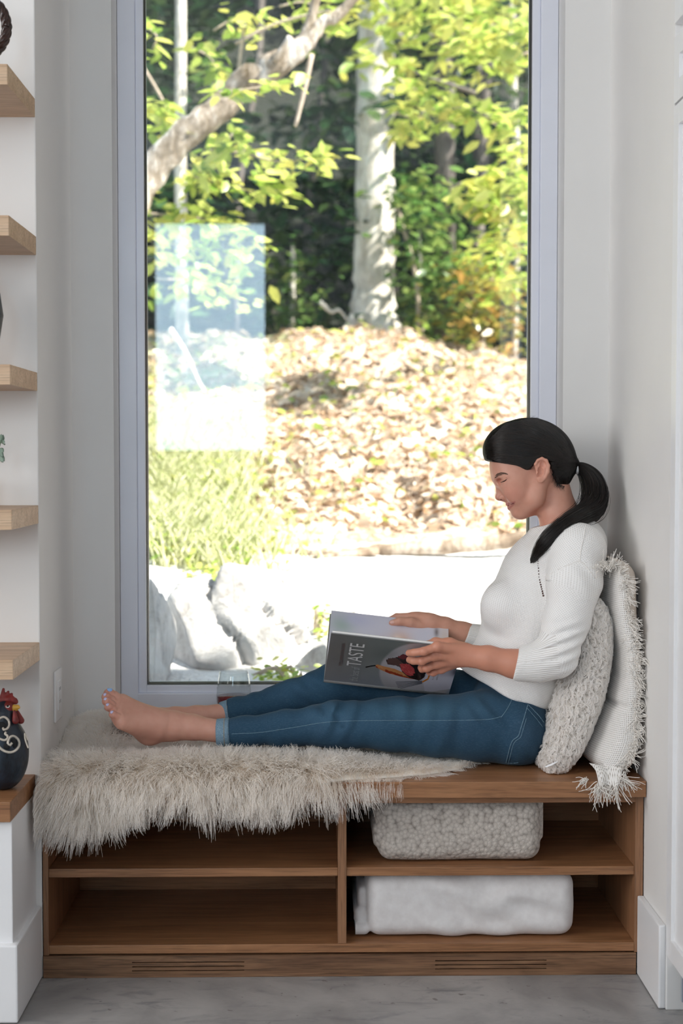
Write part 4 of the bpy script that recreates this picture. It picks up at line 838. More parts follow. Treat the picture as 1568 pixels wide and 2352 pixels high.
def hair_strands():
    rr = np.random.default_rng(4); look = HR.front(); n = 5200; K = 14
    front = spline([(1117, 1057), (1114, 1036), (1118, 1012), (1136, 994), (1171, 970.5), (1214, 959.5), (1250, 969)], 200)
    a = rr.random(n) ** 1.15; f0 = front[(a * 199).astype(int)]; f1 = front[np.clip((a * 199).astype(int) + 1, 0, 199)]
    # sweep back to the tie; low strands dip along the temple, high ones follow the crown
    t = np.linspace(0, 1, K); S_ = []
    low = spline([(1118, 1057), (1150, 1061), (1188, 1068), (1212, 1073), (1240, 1052), (1280, 1062), (1319, 1074)], K); high = spline([(1230, 962), (1262, 977), (1288, 998), (1304, 1027), (1314, 1050), (1321, 1066)], K)
    midc = spline([(1116, 1020), (1150, 1010), (1195, 1010), (1245, 1022), (1290, 1050), (1320, 1070)], K); upc = spline([(1160, 976), (1190, 972), (1228, 978), (1270, 1005), (1302, 1045), (1320, 1068)], K)
    keys = np.stack([low, midc, upc, high]); ka = np.array([0, .33, .72, 1.0]); b = np.clip(a + rr.normal(0, .03, n), 0, .999); i = np.clip(np.searchsorted(ka, b) - 1, 0, 2); u = ((b - ka[i]) / (ka[i + 1] - ka[i]))[:, None, None]
    C = keys[i] * (1 - u) + keys[i + 1] * u; C = C + rr.normal(0, 1.2, (n, 1, 2)) + np.cumsum(rr.normal(0, .25, (n, K, 2)), 1)
    # nape and temple hair combed up to the tie
    m = 1500; st = spline([(1206, 1080), (1222, 1064), (1264, 1076), (1273, 1098), (1281, 1113), (1297, 1122), (1304, 1112)], 100)[rr.integers(0, 100, m)]
    en = np.stack([rr.normal(1318, 1.5, m), rr.normal(1073, 3, m)], -1); mid = (st + en) / 2 + np.stack([rr.normal(-6, 3, m), rr.normal(-3, 3, m)], -1); tt = t[None, :, None]
    C2 = (1 - tt) ** 2 * st[:, None] + 2 * tt * (1 - tt) * mid[:, None] + tt ** 2 * en[:, None] + np.cumsum(rr.normal(0, .2, (m, K, 2)), 1); C = np.concatenate([C, C2]); N_ = len(C)
    for _ in range(14):
        T0 = atv(C[..., 0], C[..., 1], .2); bad = np.isnan(look(T0[..., 0], T0[..., 2]))
        if not bad.any(): break
        C = np.where(bad[..., None], C + .05 * (np.array((1222, 1046)) - C), C)
    P = on_surface(look, C[..., 0], C[..., 1], .20, 0.0); off = .0008 + .0035 * rr.random((N_, 1)) * np.sin(np.pi * np.clip(t, .05, 1))[None]; P[..., 1] -= off
    far = P.copy(); far[..., 1] = 2 * YM - far[..., 1]; P[..., 2] += .4 * off
    strands('hair_strands', np.concatenate([P, far[::2]]), M_hair, hair, .00042, .0003)
    # short flyaways along the crown and nape
    m = 110; s0 = spline([(1117, 1030), (1136, 992), (1171, 969), (1214, 958), (1262, 975), (1300, 1020), (1318, 1058)], 300)[rr.integers(0, 300, m)]; dx = rr.normal(11, 5, m); dy = rr.normal(-3, 2, m)
    F_ = np.stack([s0[:, 0, None] + dx[:, None] * t[None, :8] * 1.4, s0[:, 1, None] + dy[:, None] * np.sin(t[None, :8] * 3) + 5 * t[None, :8]], -1); Pw = np.stack([[W(x, y, YM + zz) for x, y in row] for row, zz in zip(F_, rr.normal(0, .03, m))]); strands('flyaways', Pw, M_hair, hair, .00016, .0001)
hair_strands()
def nape_wisps():
    rr = np.random.default_rng(31); look = HF.front(); n = 170; s0 = spline([(1271, 1088), (1274, 1097), (1278, 1107), (1284, 1115), (1296, 1120)], 100)[rr.integers(0, 100, n)]; t = np.linspace(0, 1, 7); ln = rr.uniform(5, 15, n); dx = rr.normal(-.25, .3, n)
    C = s0[:, None] + np.stack([(ln * dx)[:, None] * t[None] + (rr.normal(0, 2, n))[:, None] * t[None] ** 2, ln[:, None] * t[None] - 4], -1); strands('nape_wisps', on_surface(look, C[..., 0], C[..., 1], .2, .0012), M_hair, hair, .00022, .00008)
    # strands at the hairline over the forehead and temple
    m = 220; s1 = spline([(1119, 1056), (1148, 1062), (1176, 1066), (1192, 1072), (1202, 1077)], 100)[rr.integers(0, 100, m)]; l1 = rr.uniform(8, 22, m); C = s1[:, None] + np.stack([l1[:, None] * t[None], 3 * np.sin(t * 2.2)[None] * rr.uniform(.2, 1.3, m)[:, None] - 1], -1); strands('hairline_wisps', on_surface(look, C[..., 0], C[..., 1], .2, .0014), M_hair, hair, .00024, .0001)
nape_wisps()
# ---- sweater
def build_sweater():
    f = Field((W(1030, 1640)[0], -.06, W(1190, 1640)[2]), (W(1420, 1300)[0], .53, W(1250, 1165)[2]), .0026)
    mid = [W(1172, 1590), W(1185, 1540), W(1200, 1480), W(1222, 1400), W(1248, 1320), W(1275, 1250)]
    f.path(mid, [.098, .105, .105, .108, .098, .072], .03, 1.30)
    f.cone(W(1150, 1545), W(1105, 1540), .06, .05, .04, 1.6); f.cone(W(1190, 1580), W(1105, 1550), .07, .055, .03, 1.7)
    f.cone(W(1230, 1560), W(1215, 1600), .05, .045, .03, 2.2)
    for s in (-1, 1): f.ell(W(1152, 1392, YM + s * .078), (.052, .056, .056), .035)
    f.path([W(1285, 1262, .14), W(1328, 1262, .10)], [.065, .062], .03); f.path([W(1265, 1265, .34), W(1276, 1275, .385)], [.06, .052], .03)
    f.cone(W(1262, 1240, .22), W(1320, 1232, .20), .04, .05, .03); f.cone(W(1340, 1250, .2), W(1330, 1340, .22), .055, .055, .04, 1.5)
    # near sleeve
    f.path([W(1326, 1268, .085), W(1318, 1340, .062), W(1302, 1420, .045), W(1276, 1505, .036)], [.064, .062, .053, .050], .018)
    f.path([W(1276, 1508, .036), W(1236, 1521, .040), W(1196, 1525, .046), W(1150, 1521, .050)], [.050, .0445, .0375, .034], .016, .9)
    # far sleeve
    f.path([W(1274, 1280, .385), W(1205, 1400, .435), W(1180, 1485, .452), W(1100, 1468, .428), W(1040, 1450, .416)], [.056, .05, .043, .034, .031], .018)
    d = W(1120, 1512, .056) - W(1184, 1526, .050); f.flat_cut(W(1183, 1526, .050), d, .052, .10, .004)
    d = W(1020, 1441, .412) - W(1063, 1456, .42); f.flat_cut(W(1066, 1457, .421), d, .045, .08, .004)
    # hem: everything below the slanting hem line goes
    a, b = W(1045, 1527), W(1262, 1623); n = np.array((-(a - b)[2], 0, (a - b)[0])); n /= np.linalg.norm(n); n *= -1 if n[2] > 0 else 1
    f.op(lambda X, Y, Z: (X - a[0]) * n[0] + (Z - a[2]) * n[2] + 0 * Y - .006 * np.sin((X - a[0]) * 14), (f.lo), f.lo + f.h * f.n, .006, 'cut')
    # neckline opening
    f.ell(W(1268, 1188), (.066, .072, .050), .008, rotY(18), mode='sub')
    # soft folds: sleeve crook, belly, bust
    def fold(p, n, A, wl, R, ph=0):
        p = np.array(p); n = np.array(n, float); n /= np.linalg.norm(n)
        f.op(lambda X, Y, Z: A * np.sin(((X - p[0]) * n[0] + (Y - p[1]) * n[1] + (Z - p[2]) * n[2]) / wl * 2 * np.pi + ph) * np.exp(-((X - p[0]) ** 2 + (Y - p[1]) ** 2 + (Z - p[2]) ** 2) / (R * R)), p - 2.2 * R, p + 2.2 * R, .001, 'disp')
    fold(W(1300, 1482, .0), (-.35, 0, 1), .0060, .026, .044); fold(W(1255, 1478, .0), (-.5, 0, 1), .0030, .020, .026); fold(W(1130, 1470, .17), (.35, 0, 1), .0026, .05, .06); fold(W(1175, 1590, .12), (.6, 0, .6), .003, .06, .06)
    fold(W(1345, 1330, .03), (.8, 0, .5), .0035, .05, .05, 1.0); fold(W(1240, 1345, .06), (1, 0, .3), .004, .07, .05, 2.0); fold(W(1150, 1545, .12), (.2, 0, 1), .0025, .05, .06)
    return f
SW = build_sweater(); v_, q_ = SW.nets(2)
k = N('cream_knit'); at_ = k.n('ShaderNodeAttribute'); at_.attribute_name = 'knit'; sp_ = k.n('ShaderNodeSeparateXYZ'); k.l(at_.outputs['Vector'], sp_.inputs[0])
su = k.math('SINE', k.math('MULTIPLY', sp_.outputs['X'], 2 * math.pi / .0062)); sv = k.math('SINE', k.math('MULTIPLY', sp_.outputs['Y'], 2 * math.pi / .0050))
ht = k.math('MULTIPLY', su, sv); rib = k.math('SINE', k.math('MULTIPLY', sp_.outputs['Y'], 2 * math.pi / .0050))
mx = k.n('ShaderNodeMix', data_type='FLOAT'); k.l(sp_.outputs['Z'], mx.inputs[0]); k.l(ht, mx.inputs[2]); k.l(rib, mx.inputs[3]); h_ = mx.outputs[0]
h01 = k.math('MULTIPLY_ADD', h_, .5); h01.node.inputs[2].default_value = .5; k.base(k.ramp(h01, [(0.0, (.56, .53, .50)), (.16, (.78, .755, .735)), (.4, (.88, .865, .85)), (1.0, (.90, .885, .87))])).set(Roughness=.9, Sheen_Weight=.1); k.bump(h_, .28, .0014); M_knit = k.m
me = fastmesh('sweater', v_, q_)
def knit_uv(V):
    def seg(a, b):
        a, b = np.array(a), np.array(b); ab = b - a; L = np.linalg.norm(ab); n = ab / L; t = (V - a) @ n; r = V - a - t[:, None] * n; e1 = np.cross(n, (0, 0, 1.0)); e1 /= np.linalg.norm(e1); e2 = np.cross(n, e1); ang = np.arctan2(r @ e2, r @ e1)
        dd = np.linalg.norm(V - a - np.clip(t, 0, L)[:, None] * n, axis=1); return t, ang, dd
    ax = W(1172, 1590) - W(1275, 1250); ax /= np.linalg.norm(ax); sd = np.cross(ax, (0, 1.0, 0)); rel = V - W(1220, 1410); out = np.stack([np.arctan2(rel @ sd, -rel[:, 1] / 1.25) * .125, rel @ ax, np.zeros(len(V))], -1)
    c45 = .7071; o2 = out.copy(); out[:, 0] = c45 * (o2[:, 0] + o2[:, 1]); out[:, 1] = c45 * (o2[:, 1] - o2[:, 0])
    for a, b, rib in ((W(1326, 1268, .085), W(1290, 1470, .040), 0), (W(1276, 1508, .036), W(1150, 1523, .050), 1), (W(1180, 1485, .452), W(1040, 1450, .416), 1)):
        t, ang, dd = seg(a, b); m = (dd < .068) & (t > (-.02 if not rib else -.005))
        out[m, 0] = t[m]; out[m, 1] = ang[m] * .046; out[m, 2] = rib
    return out
set_uv2(me, knit_uv(v_)); sweater = link('sweater', me, M_knit, person, smooth=True)
sl_ = SW.front(); M_eyelet = plain('eyelet_shadow', (.10, .055, .045), .8); M_seam = plain('knit_seam', (.82, .79, .76), .9)
E_ = spline([(1235, 1284), (1236, 1305), (1239, 1332), (1244, 1353), (1248.5, 1373)], 17); P = on_surface(sl_, E_[:, 0], E_[:, 1], .1, 0)
for i, p in enumerate(P):
    bm = bmesh.new(); bmesh.ops.create_uvsphere(bm, u_segments=8, v_segments=6, radius=1); rr_ = (.0011 + .0011 * i / 16)
    for v in bm.verts: v.co = Vector((p[0] + v.co.x * rr_ * 1.1, p[1] + v.co.y * .0008, p[2] + v.co.z * rr_ * 1.25))
    bmobj('eyelet', bm, M_eyelet, sweater, smooth=True)
def surf_line(name, px, look, Y0, r, m, parent, n=40, off=.0):
    S_ = spline(px, n); return tube(name, on_surface(look, S_[:, 0], S_[:, 1], Y0, off), r, m, parent, 6)
surf_line('shoulder_seam', [(1346, 1203), (1340, 1235), (1334, 1262), (1331, 1289)], sl_, .1, .0013, M_seam, sweater)
surf_line('armhole_seam', [(1252, 1333), (1262, 1320), (1282, 1308), (1306, 1297), (1331, 1289), (1348, 1305), (1366, 1328)], sl_, .06, .0012, M_seam, sweater)
# ---- ponytail
M_tie = plain('white_hair_tie', (.72, .72, .73), .6, .05, 200)
tie = [hw(1317, 1063), hw(1325, 1082)]; th = np.linspace(0, 2 * np.pi, 40); n_ = tie[1] - tie[0]; ctr = (tie[0] + tie[1]) / 2; e1 = n_ / 2; e2 = np.array((0, np.linalg.norm(e1), 0)); dirn = np.cross(e1, e2); dirn /= np.linalg.norm(dirn)
tube('hair_tie', np.array([ctr + 1.55 * (e1 * math.cos(a) + e2 * math.sin(a)) + dirn * .002 * math.sin(a * 2) for a in th]), .0042, M_tie, hair, 10, 1.0)
def ponytail():
    rr = np.random.default_rng(8)
    c = [(1321, 1072, .25, 9), (1340, 1080, .245, 15), (1360, 1104, .235, 22), (1367, 1138, .222, 26), (1360, 1166, .205, 26), (1338, 1184, .165, 22), (1306, 1200, .115, 18), (1276, 1222, .095, 16), (1252, 1246, .090, 14), (1234, 1270, .092, 9), (1216, 1297, .094, 2)]
    # rest the front part on the sweater
    S_ = spline(c, 60); P = np.array([W(x, y, Y) for x, y, Y, _ in S_]); lk = on_surface(sl_, S_[:, 0], S_[:, 1], .1, .006)
    for i in range(60):
        if S_[i, 0] < 1330 and i > 30: P[i] = lk[i] if i > 36 else P[i] * (1 - (i - 30) / 6) + lk[i] * (i - 30) / 6
    k_ = np.ones(7) / 7; Pp = np.vstack([np.repeat(P[:1], 3, 0), P, np.repeat(P[-1:], 3, 0)]); P = np.stack([np.convolve(Pp[:, i], k_, 'valid') for i in range(3)], -1); R = S_[:, 3] * U1
    tube('ponytail', P, R * .72, M_hairsolid, hair, 14)
    T, Nn, Bb = frames(P); n = 2600; K = 60; a = rr.uniform(0, 2 * np.pi, n); q = np.sqrt(rr.random(n)) * .62 + .45 + .25 * (rr.random(n) < .06); ph = rr.normal(0, .5, n)[:, None] * np.linspace(0, 1, K)[None]
    endcut = np.clip(1 - np.abs(rr.normal(0, .07, n)), .7, 1); idx = np.clip(np.linspace(0, 1, K)[None] * endcut[:, None] * 59, 0, 59); i0 = np.floor(idx).astype(int); i1 = np.minimum(i0 + 1, 59); u = (idx - i0)[..., None]
    g = lambda A: A[i0] * (1 - u) + A[i1] * u; Rr = (R[i0] * (1 - u[..., 0]) + R[i1] * u[..., 0]) * q[:, None] * (1 + .12 * np.sin(ph * 3))
    an = a[:, None] + ph; S3 = g(P) + (np.cos(an) * Rr)[..., None] * g(Nn) + (np.sin(an) * Rr)[..., None] * g(Bb); strands('ponytail_strands', S3[:, ::2], M_hair, hair, .00042, .00028)
ponytail()
# ---- jeans
def build_jeans():
    f = Field((W(500, 1700)[0], .03, .458), (W(1275, 1600)[0], .47, W(900, 1490)[2]), .003)
    f.ell(W(1168, 1668), (88 * U1, .170, 84 * U1), .03, rotY(-20)); f.cone(W(1140, 1600), W(1180, 1625), .058, .082, .03, 1.7); f.ell(W(1195, 1690, .17), (.062, .075, .07), .03); f.ell(W(1195, 1690, .33), (.062, .075, .07), .03)
    L = [(1165, 1668, .168, 84), (1100, 1668, .16, 78), (1000, 1667, .152, 68), (900, 1663, .15, 60), (800, 1664, .15, 51), (760, 1664, .15, 50), (650, 1673, .15, 39), (560, 1680, .15, 32.5), (490, 1683, .15, 29.5)]
    f.path([W(x, y, Y) for x, y, Y, _ in L], [r * (3.2 + Y) / F for _, _, Y, r in L], .02)
    R_ = [(1165, 1655, .325, 78), (1060, 1618, .335, 74), (930, 1572, .352, 62), (830, 1566, .36, 52), (770, 1574, .36, 50), (660, 1606, .35, 39), (540, 1635, .335, 29.5), (495, 1643, .335, 28)]
    f.path([W(x, y, Y) for x, y, Y, _ in R_], [r * (3.2 + Y) / F for _, _, Y, r in R_], .02)
    def fold(p, n, A, wl, R, ph=0):
        p = np.array(p); n = np.array(n, float); n /= np.linalg.norm(n)
        f.op(lambda X, Y, Z: A * np.sin(((X - p[0]) * n[0] + (Y - p[1]) * n[1] + (Z - p[2]) * n[2]) / wl * 2 * np.pi + ph) * np.exp(-((X - p[0]) ** 2 + (Y - p[1]) ** 2 + (Z - p[2]) ** 2) / (R * R)), p - 2.2 * R, p + 2.2 * R, .001, 'disp')
    fold(W(775, 1640, .10), (1, 0, -.45), .0062, .045, .050); fold(W(735, 1625, .12), (.7, 0, .9), .004, .04, .045, 1); fold(W(1120, 1625, .06), (.75, 0, .65), .0050, .038, .055); fold(W(1175, 1665, .04), (.85, 0, .5), .0035, .045, .05, .5)
    fold(W(900, 1620, .10), (1, 0, .25), .0035, .07, .07, 2); fold(W(640, 1690, .12), (1, 0, .4), .0028, .05, .06); fold(W(1000, 1640, .09), (1, 0, -.3), .0028, .055, .08, .7); fold(W(700, 1580, .31), (.6, 0, .8), .004, .045, .06); fold(W(590, 1600, .31), (.8, 0, .5), .003, .04, .05)
    # gusset creases
    f.path([W(1055, 1595, .11), W(1095, 1622, .07), W(1128, 1648, .05)], [.003, .0045, .003], .008, mode='sub'); f.path([W(1085, 1585, .13), W(1130, 1618, .075)], [.003, .0035], .008, mode='sub'); f.path([W(785, 1612, .13), W(772, 1640, .098), W(790, 1668, .096)], [.004, .005, .003], .01, mode='sub')
    f.flat_cut(W(511, 1683, .15), W(400, 1685, .15) - W(511, 1683, .15), .05, .08); f.flat_cut(W(524, 1639, .335), W(420, 1655, .33) - W(524, 1639, .335), .05, .08)
    f.above(.4635); return f
JF = build_jeans(); v_, q_ = JF.nets(2)
k = N('blue_denim'); v = k.coord('Object'); n1 = k.noise(v, 9, 4, .55); w1 = k.noise(k.coord('Object', (900, 900, 110)), 1, 2); w2 = k.noise(k.coord('Object', (110, 900, 900)), 1, 2); n3 = k.noise(v, 300, 2)
at_ = k.n('ShaderNodeAttribute'); at_.attribute_name = 'tint'
c = k.mix(k.math('MULTIPLY', w1, .55), at_.outputs['Color'], (.018, .058, .12)); c = k.mix(k.ramp(w2, [(.5, (0, 0, 0)), (.8, (.35, .35, .35))]), c, (.11, .20, .27)); c = k.mix(k.ramp(n1, [(.4, (0, 0, 0)), (.75, (.3, .3, .3))]), c, (.012, .035, .075))
k.base(c).set(Roughness=.85, Sheen_Weight=.05); k.bump(n3, .35, .0008); M_denim = k.m
k = N('denim_turnup'); n1 = k.noise(k.coord('Object', (600, 600, 600)), 1, 2); k.base(k.ramp(n1, [(.35, (.13, .23, .33)), (.65, (.26, .38, .47))])).set(Roughness=.9); k.bump(n1, .4, .001); M_cuff = k.m
M_stitch = plain('tan_stitching', (.36, .30, .22), .8, .2, 300); M_stitch2 = plain('pale_stitching', (.13, .22, .29), .8, .2, 300)
me = fastmesh('jeans', v_, q_); base = np.array([.010, .056, .103]); Cj = np.tile(base, (len(v_), 1))
def fade(p, r, col, a):
    global Cj
    w_ = a * np.exp(-(((v_ - np.array(p)) / np.array(r)) ** 2).sum(1)); Cj = Cj * (1 - w_[:, None]) + w_[:, None] * np.array(col)
fade(W(980, 1628, .10), (.14, .07, .028), (.055, .15, .215), .7); fade(W(760, 1650, .10), (.07, .06, .03), (.06, .16, .25), .5); fade(W(1215, 1690, .05), (.04, .05, .05), (.035, .075, .12), .7); fade(W(690, 1570, .30), (.10, .06, .04), (.05, .15, .25), .5)
set_color(me, Cj); jeans = link('jeans', me, M_denim, person, smooth=True)
jl = JF.front()
surf_line('side_seam', [(532, 1686), (600, 1682), (680, 1670), (740, 1660), (800, 1656), (900, 1655), (1000, 1655), (1080, 1654), (1125, 1652), (1150, 1646)], jl, .1, .0008, M_stitch2, jeans, 160, .0004)
surf_line('front_pocket_seam', [(1150, 1648), (1162, 1632), (1172, 1614), (1178, 1598)], jl, .08, .0009, M_stitch2, jeans)
bp = [(1212, 1618), (1204, 1646), (1196, 1672), (1190, 1690), (1178, 1700), (1172, 1712), (1166, 1735), (1162, 1752)]
surf_line('back_pocket_seam', bp, jl, .07, .0011, M_stitch2, jeans, 50); surf_line('back_pocket_seam', [(x + 5, y + 3) for x, y in bp[1:]], jl, .07, .0008, M_stitch2, jeans, 50)
surf_line('back_pocket_hem', [(1212, 1618), (1224, 1630), (1238, 1645), (1249, 1660)], jl, .07, .0011, M_stitch2, jeans); surf_line('back_pocket_hem', [(1210, 1626), (1222, 1640), (1234, 1654), (1246, 1670)], jl, .07, .0008, M_stitch2, jeans)
surf_line('back_pocket_hem', [(1162, 1752), (1175, 1753), (1190, 1752)], jl, .07, .0009, M_stitch2, jeans)
def cuff(a, b, ra, rb, ys, nm):
    a, b = np.array(a), np.array(b); P = np.linspace(a, b, 5); T, Nn, Bb = frames(P); seg = 36; V, Fc = [], []; prof = [(0, ra * .90), (0, ra * 1.0), (.06, ra * 1.05), (.5, (ra + rb) / 2 * 1.06), (.94, rb * 1.05), (1, rb * .98), (1, rb * .90)]
    for t, r in prof:
        c_ = a + (b - a) * t
        for j in range(seg):
            th = 2 * np.pi * j / seg; w_ = 1 + .012 * math.sin(3 * th + 1); V.append(c_ + r * w_ * (np.cos(th) * Nn[0] * ys + np.sin(th) * Bb[0]))
    for i in range(len(prof) - 1):
        for j in range(seg): Fc.append((i * seg + j, i * seg + (j + 1) % seg, (i + 1) * seg + (j + 1) % seg, (i + 1) * seg + j))
    o = link('turned_up_cuff', mesh('turned_up_cuff', V, Fc), M_cuff, jeans, smooth=True)
    for t, mm in ((.62, M_stitch), (.93, M_stitch2)):
        c_ = a + (b - a) * t; r = (ra + (rb - ra) * t) * 1.065; th = np.linspace(0, 2 * np.pi, 40); tube('cuff_stitch', [c_ + r * (1 + .012 * math.sin(3 * q + 1)) * (np.cos(q) * Nn[0] * ys + np.sin(q) * Bb[0]) for q in th], .0009, mm, o, 5)
cuff(W(497, 1683, .15), W(528, 1682, .15), .0312, .0330, 1.0, 'near'); cuff(W(509, 1641, .337), W(540, 1634, .335), .0300, .0322, 1.0, 'far')
# ================================================================ open cookbook in her hands
def build_book():
    BL, BR = at(743.5, 1561, .235), at(1030, 1593, .235); w_ = .232
    def reach(px, py, sgn):
        best = None
        for Y in np.linspace(.235, .235 + sgn * .3, 400):
            P = at(px, py, Y)
            if np.linalg.norm(P - BL) >= w_: best = P; break
        return best
    TLn, TLf = reach(763.5, 1452.5, -1), reach(780, 1413, 1)
    s = (BR - BL); L = np.linalg.norm(s); s /= L
    def axes(T):
        c = T - BL; c -= s * (c @ s); c /= np.linalg.norm(c); return c
    cn, cf = axes(TLn), axes(TLf); nn = np.cross(s, cn); nn *= np.sign(-nn[1]); nf = np.cross(s, cf); nf *= np.sign(nf[1])   # outward normals (near: to the camera; far: to the window)
    B_ = thing('cookbook', BL + s * L / 2, 'open grey cookbook titled TASTE held upright on her lap', 'book')
    M_page = plain('page_edges', (.80, .79, .78), .6, .03, 200); M_case = plain('book_case', (.20, .20, .20), .4)
    def slab(name, o, a, b, n, la, lb, t, m, bev=.0008):
        bm = bmesh.new(); bm_box(bm, (0, 0, 0), (la, lb, t), bev); Mx = np.stack([a, b, n], -1)
        for v in bm.verts: v.co = Vector(o + Mx @ np.array(v.co))
        return bmobj(name, bm, m, B_)
    def printed(name, o, a, b, la, lb, na, nb, col, curve=None):
        u = np.linspace(0, 1, na); v = np.linspace(0, 1, nb); Ug, Vg = np.meshgrid(u, v, indexing='ij'); P = o + (Ug * la)[..., None] * a + (Vg * lb)[..., None] * b
        if curve is not None: P = P + curve(Ug, Vg)
        i = np.arange(na * nb).reshape(na, nb); Q = np.stack([i[:-1, :-1], i[1:, :-1], i[1:, 1:], i[:-1, 1:]], -1).reshape(-1, 4); me = fastmesh(name, P.reshape(-1, 3), Q); set_color(me, col(Ug, Vg, P).reshape(-1, 3))
        k = N(name + '_print'); a_ = k.n('ShaderNodeAttribute'); a_.attribute_name = 'tint'; k.base(a_.outputs['Color']).set(Roughness=.22, Coat_Weight=.25); o_ = link(name, me, k.m, B_, smooth=True); return o_
    # near half: case, pages, jacket print; far half: case, pages, printed spread
    slab('front_cover', BL, s, cn, nn, L, w_, .003, M_case); slab('front_pages', BL + s * .003 - nn * .0075, s, cn, nn, L - .006, w_ - .004, .0074, M_page)
    slab('back_cover', BL, s, cf, nf, L, w_, .003, M_case); slab('back_pages', BL + s * .003 - nf * .016, s, cf, nf, L - .006, w_ - .004, .0158, M_page)
    dw = -(cn + cf); dw /= np.linalg.norm(dw)
    tube('book_spine', [BL, BL + s * L], .0065, M_case, B_, 14)
    def to_px(P):
        v = P - _cp; z = v @ _fw; return IW / 2 + F * (v @ _rt) / z, IH / 2 - F * (v @ _up) / z
    def inpoly(x, y, poly):
        poly = np.array(poly, float); ins = np.zeros(x.shape, bool)
        for i in range(len(poly)):
            a, b = poly[i], poly[i - 1]; c = ((a[1] > y) != (b[1] > y)) & (x < (b[0] - a[0]) * (y - a[1]) / (b[1] - a[1] + 1e-12) + a[0]); ins ^= c
        return ins
    def seglines(x, y, pts, wd):
        m = np.zeros(x.shape, bool); pts = np.array(pts, float)
        for a, b in zip(pts[:-1], pts[1:]):
            e = b - a; t = np.clip(((x - a[0]) * e[0] + (y - a[1]) * e[1]) / (e @ e), 0, 1); m |= np.hypot(x - a[0] - t * e[0], y - a[1] - t * e[1]) < wd
        return m
    def cover(Ug, Vg, P):
        X, Y_ = to_px(P); x = (X - 730) / .2232; y = (Y_ - 1390) / .2232; nz = vnoise(x / 40, y / 40, 3); nf_ = vnoise(x / 9, y / 9, 6)
        C = np.zeros(x.shape + (3,)); g = np.clip((y - 300) / 550, 0, 1)[..., None]; l_ = np.clip(x / 700, 0, 1)[..., None]
        C[:] = np.array(sr(116, 110, 107)) * (1 - l_) + np.array(sr(112, 116, 112)) * l_; C = C * (1 - .75 * g ** 3) + np.array(sr(160, 166, 180)) * .75 * g ** 3
        def put(m, col, a=1.0):
            a_ = (m * a)[..., None]; C[:] = C * (1 - a_) + a_ * np.array(col)
        el = ((x - 1030) / 400) ** 2 + ((y - 690) / 300) ** 2; put(np.clip((1.04 - el) / .12, 0, 1), sr(176, 172, 176)); put(np.clip((.75 - el) / .5, 0, 1), sr(196, 192, 200), .7)
        put(inpoly(x, y, [(1080, 780), (1130, 690), (1400, 660), (1450, 690), (1370, 860), (1100, 900)]), sr(206, 202, 214)); put(np.exp(-((x - 1420) / 60) ** 2 - ((y - 690) / 50) ** 2), sr(60, 55, 75), .9)
        put(np.exp(-((x - 700) / 130) ** 2 - ((y - 500) / 60) ** 2), sr(90, 95, 90), .5)
        for i in range(6): put(seglines(x, y, [(800 + i * 6, 790 + i * 14), (1070, 780 + i * 5)], 3.2), sr(70, 74, 86), .8)
        pear = inpoly(x, y, [(585, 622), (612, 610), (680, 630), (790, 655), (880, 695), (990, 745), (1040, 772), (960, 758), (860, 738), (740, 706), (650, 668), (600, 642)]); put(pear, sr(196, 134, 84)); put(pear & (y > .34 * x + 425 + 10 * nf_), sr(150, 58, 34)); put(pear & (nz > .2), sr(205, 150, 100), .6)
        put(seglines(x, y, [(495, 638), (540, 628), (588, 622)], 6), sr(14, 12, 14))
        stk = inpoly(x + 10 * nf_, y + 10 * nf_, [(700, 560), (712, 606), (800, 622), (846, 640), (868, 690), (925, 738), (1040, 778), (1092, 742), (1118, 690), (1066, 640), (1000, 600), (962, 566), (925, 520), (880, 505), (800, 538), (722, 548)])
        put(stk, sr(40, 30, 30)); put(stk & (nz > .08), sr(66, 50, 46)); put(stk & inpoly(x, y, [(710, 555), (800, 540), (880, 600), (860, 640), (800, 620), (712, 604)]), sr(92, 68, 62)); put(stk & inpoly(x, y, [(800, 530), (890, 505), (930, 540), (880, 560)]), sr(112, 48, 50))
        red = inpoly(x + 12 * nf_, y + 12 * nf_, [(842, 606), (880, 598), (940, 608), (986, 648), (994, 700), (962, 734), (908, 716), (858, 668)]); put(red, sr(178, 68, 70)); put(red & (nf_ > .1), sr(204, 96, 92), .7)
        put(seglines(x, y, [(1118, 690), (1152, 706), (1130, 760), (1078, 788)], 8), sr(204, 120, 46))
        for x0, y0, y1 in ((1180, 705, 768), (1222, 700, 772)):
            put((np.abs(x - x0 - (768 - y) * .25) < 7) & (y > y0) & (y < y1) & (np.sin(y * .75) > -.35) & (np.sin(x * .9 + y * .3) > -.6), sr(90, 84, 90), .8)
        return C
    front = printed('jacket', BL + nn * .0034 - cn * .0 + s * .0005, s, cn, L - .001, w_ - .0005, 440, 360, cover)
    def spread(Ug, Vg, P):
        C = np.zeros(Ug.shape + (3,)); C[:] = sr(206, 206, 220)
        def put(w, col):
            w = np.clip(w, 0, 1)[..., None]; C[:] = C * (1 - w) + w * np.array(col)
        g = lambda u, v, a, b: np.exp(-((Ug - u) / a) ** 2 - ((Vg - v) / b) ** 2)
        put(.7 * g(.10, .80, .10, .15), sr(150, 178, 160)); put(.8 * g(.22, .9, .12, .1), sr(190, 192, 218)); put(.9 * g(.60, .62, .09, .16), sr(220, 176, 146)); put(.8 * g(.57, .66, .03, .06), sr(240, 226, 214)); put(.6 * g(.45, .6, .05, .08), sr(222, 190, 190)); put(.9 * g(.90, .84, .02, .08), sr(70, 62, 66)); put(.8 * g(.97, .7, .06, .3), sr(214, 196, 184)); return C
    printed('printed_spread', BL - nf * .0166 + s * .003, s, cf, L - .006, w_ - .004, 110, 90, spread, lambda a, b: -nf * (.010 * np.exp(-(b / .22) ** 2))[..., None] * np.array(1.0))
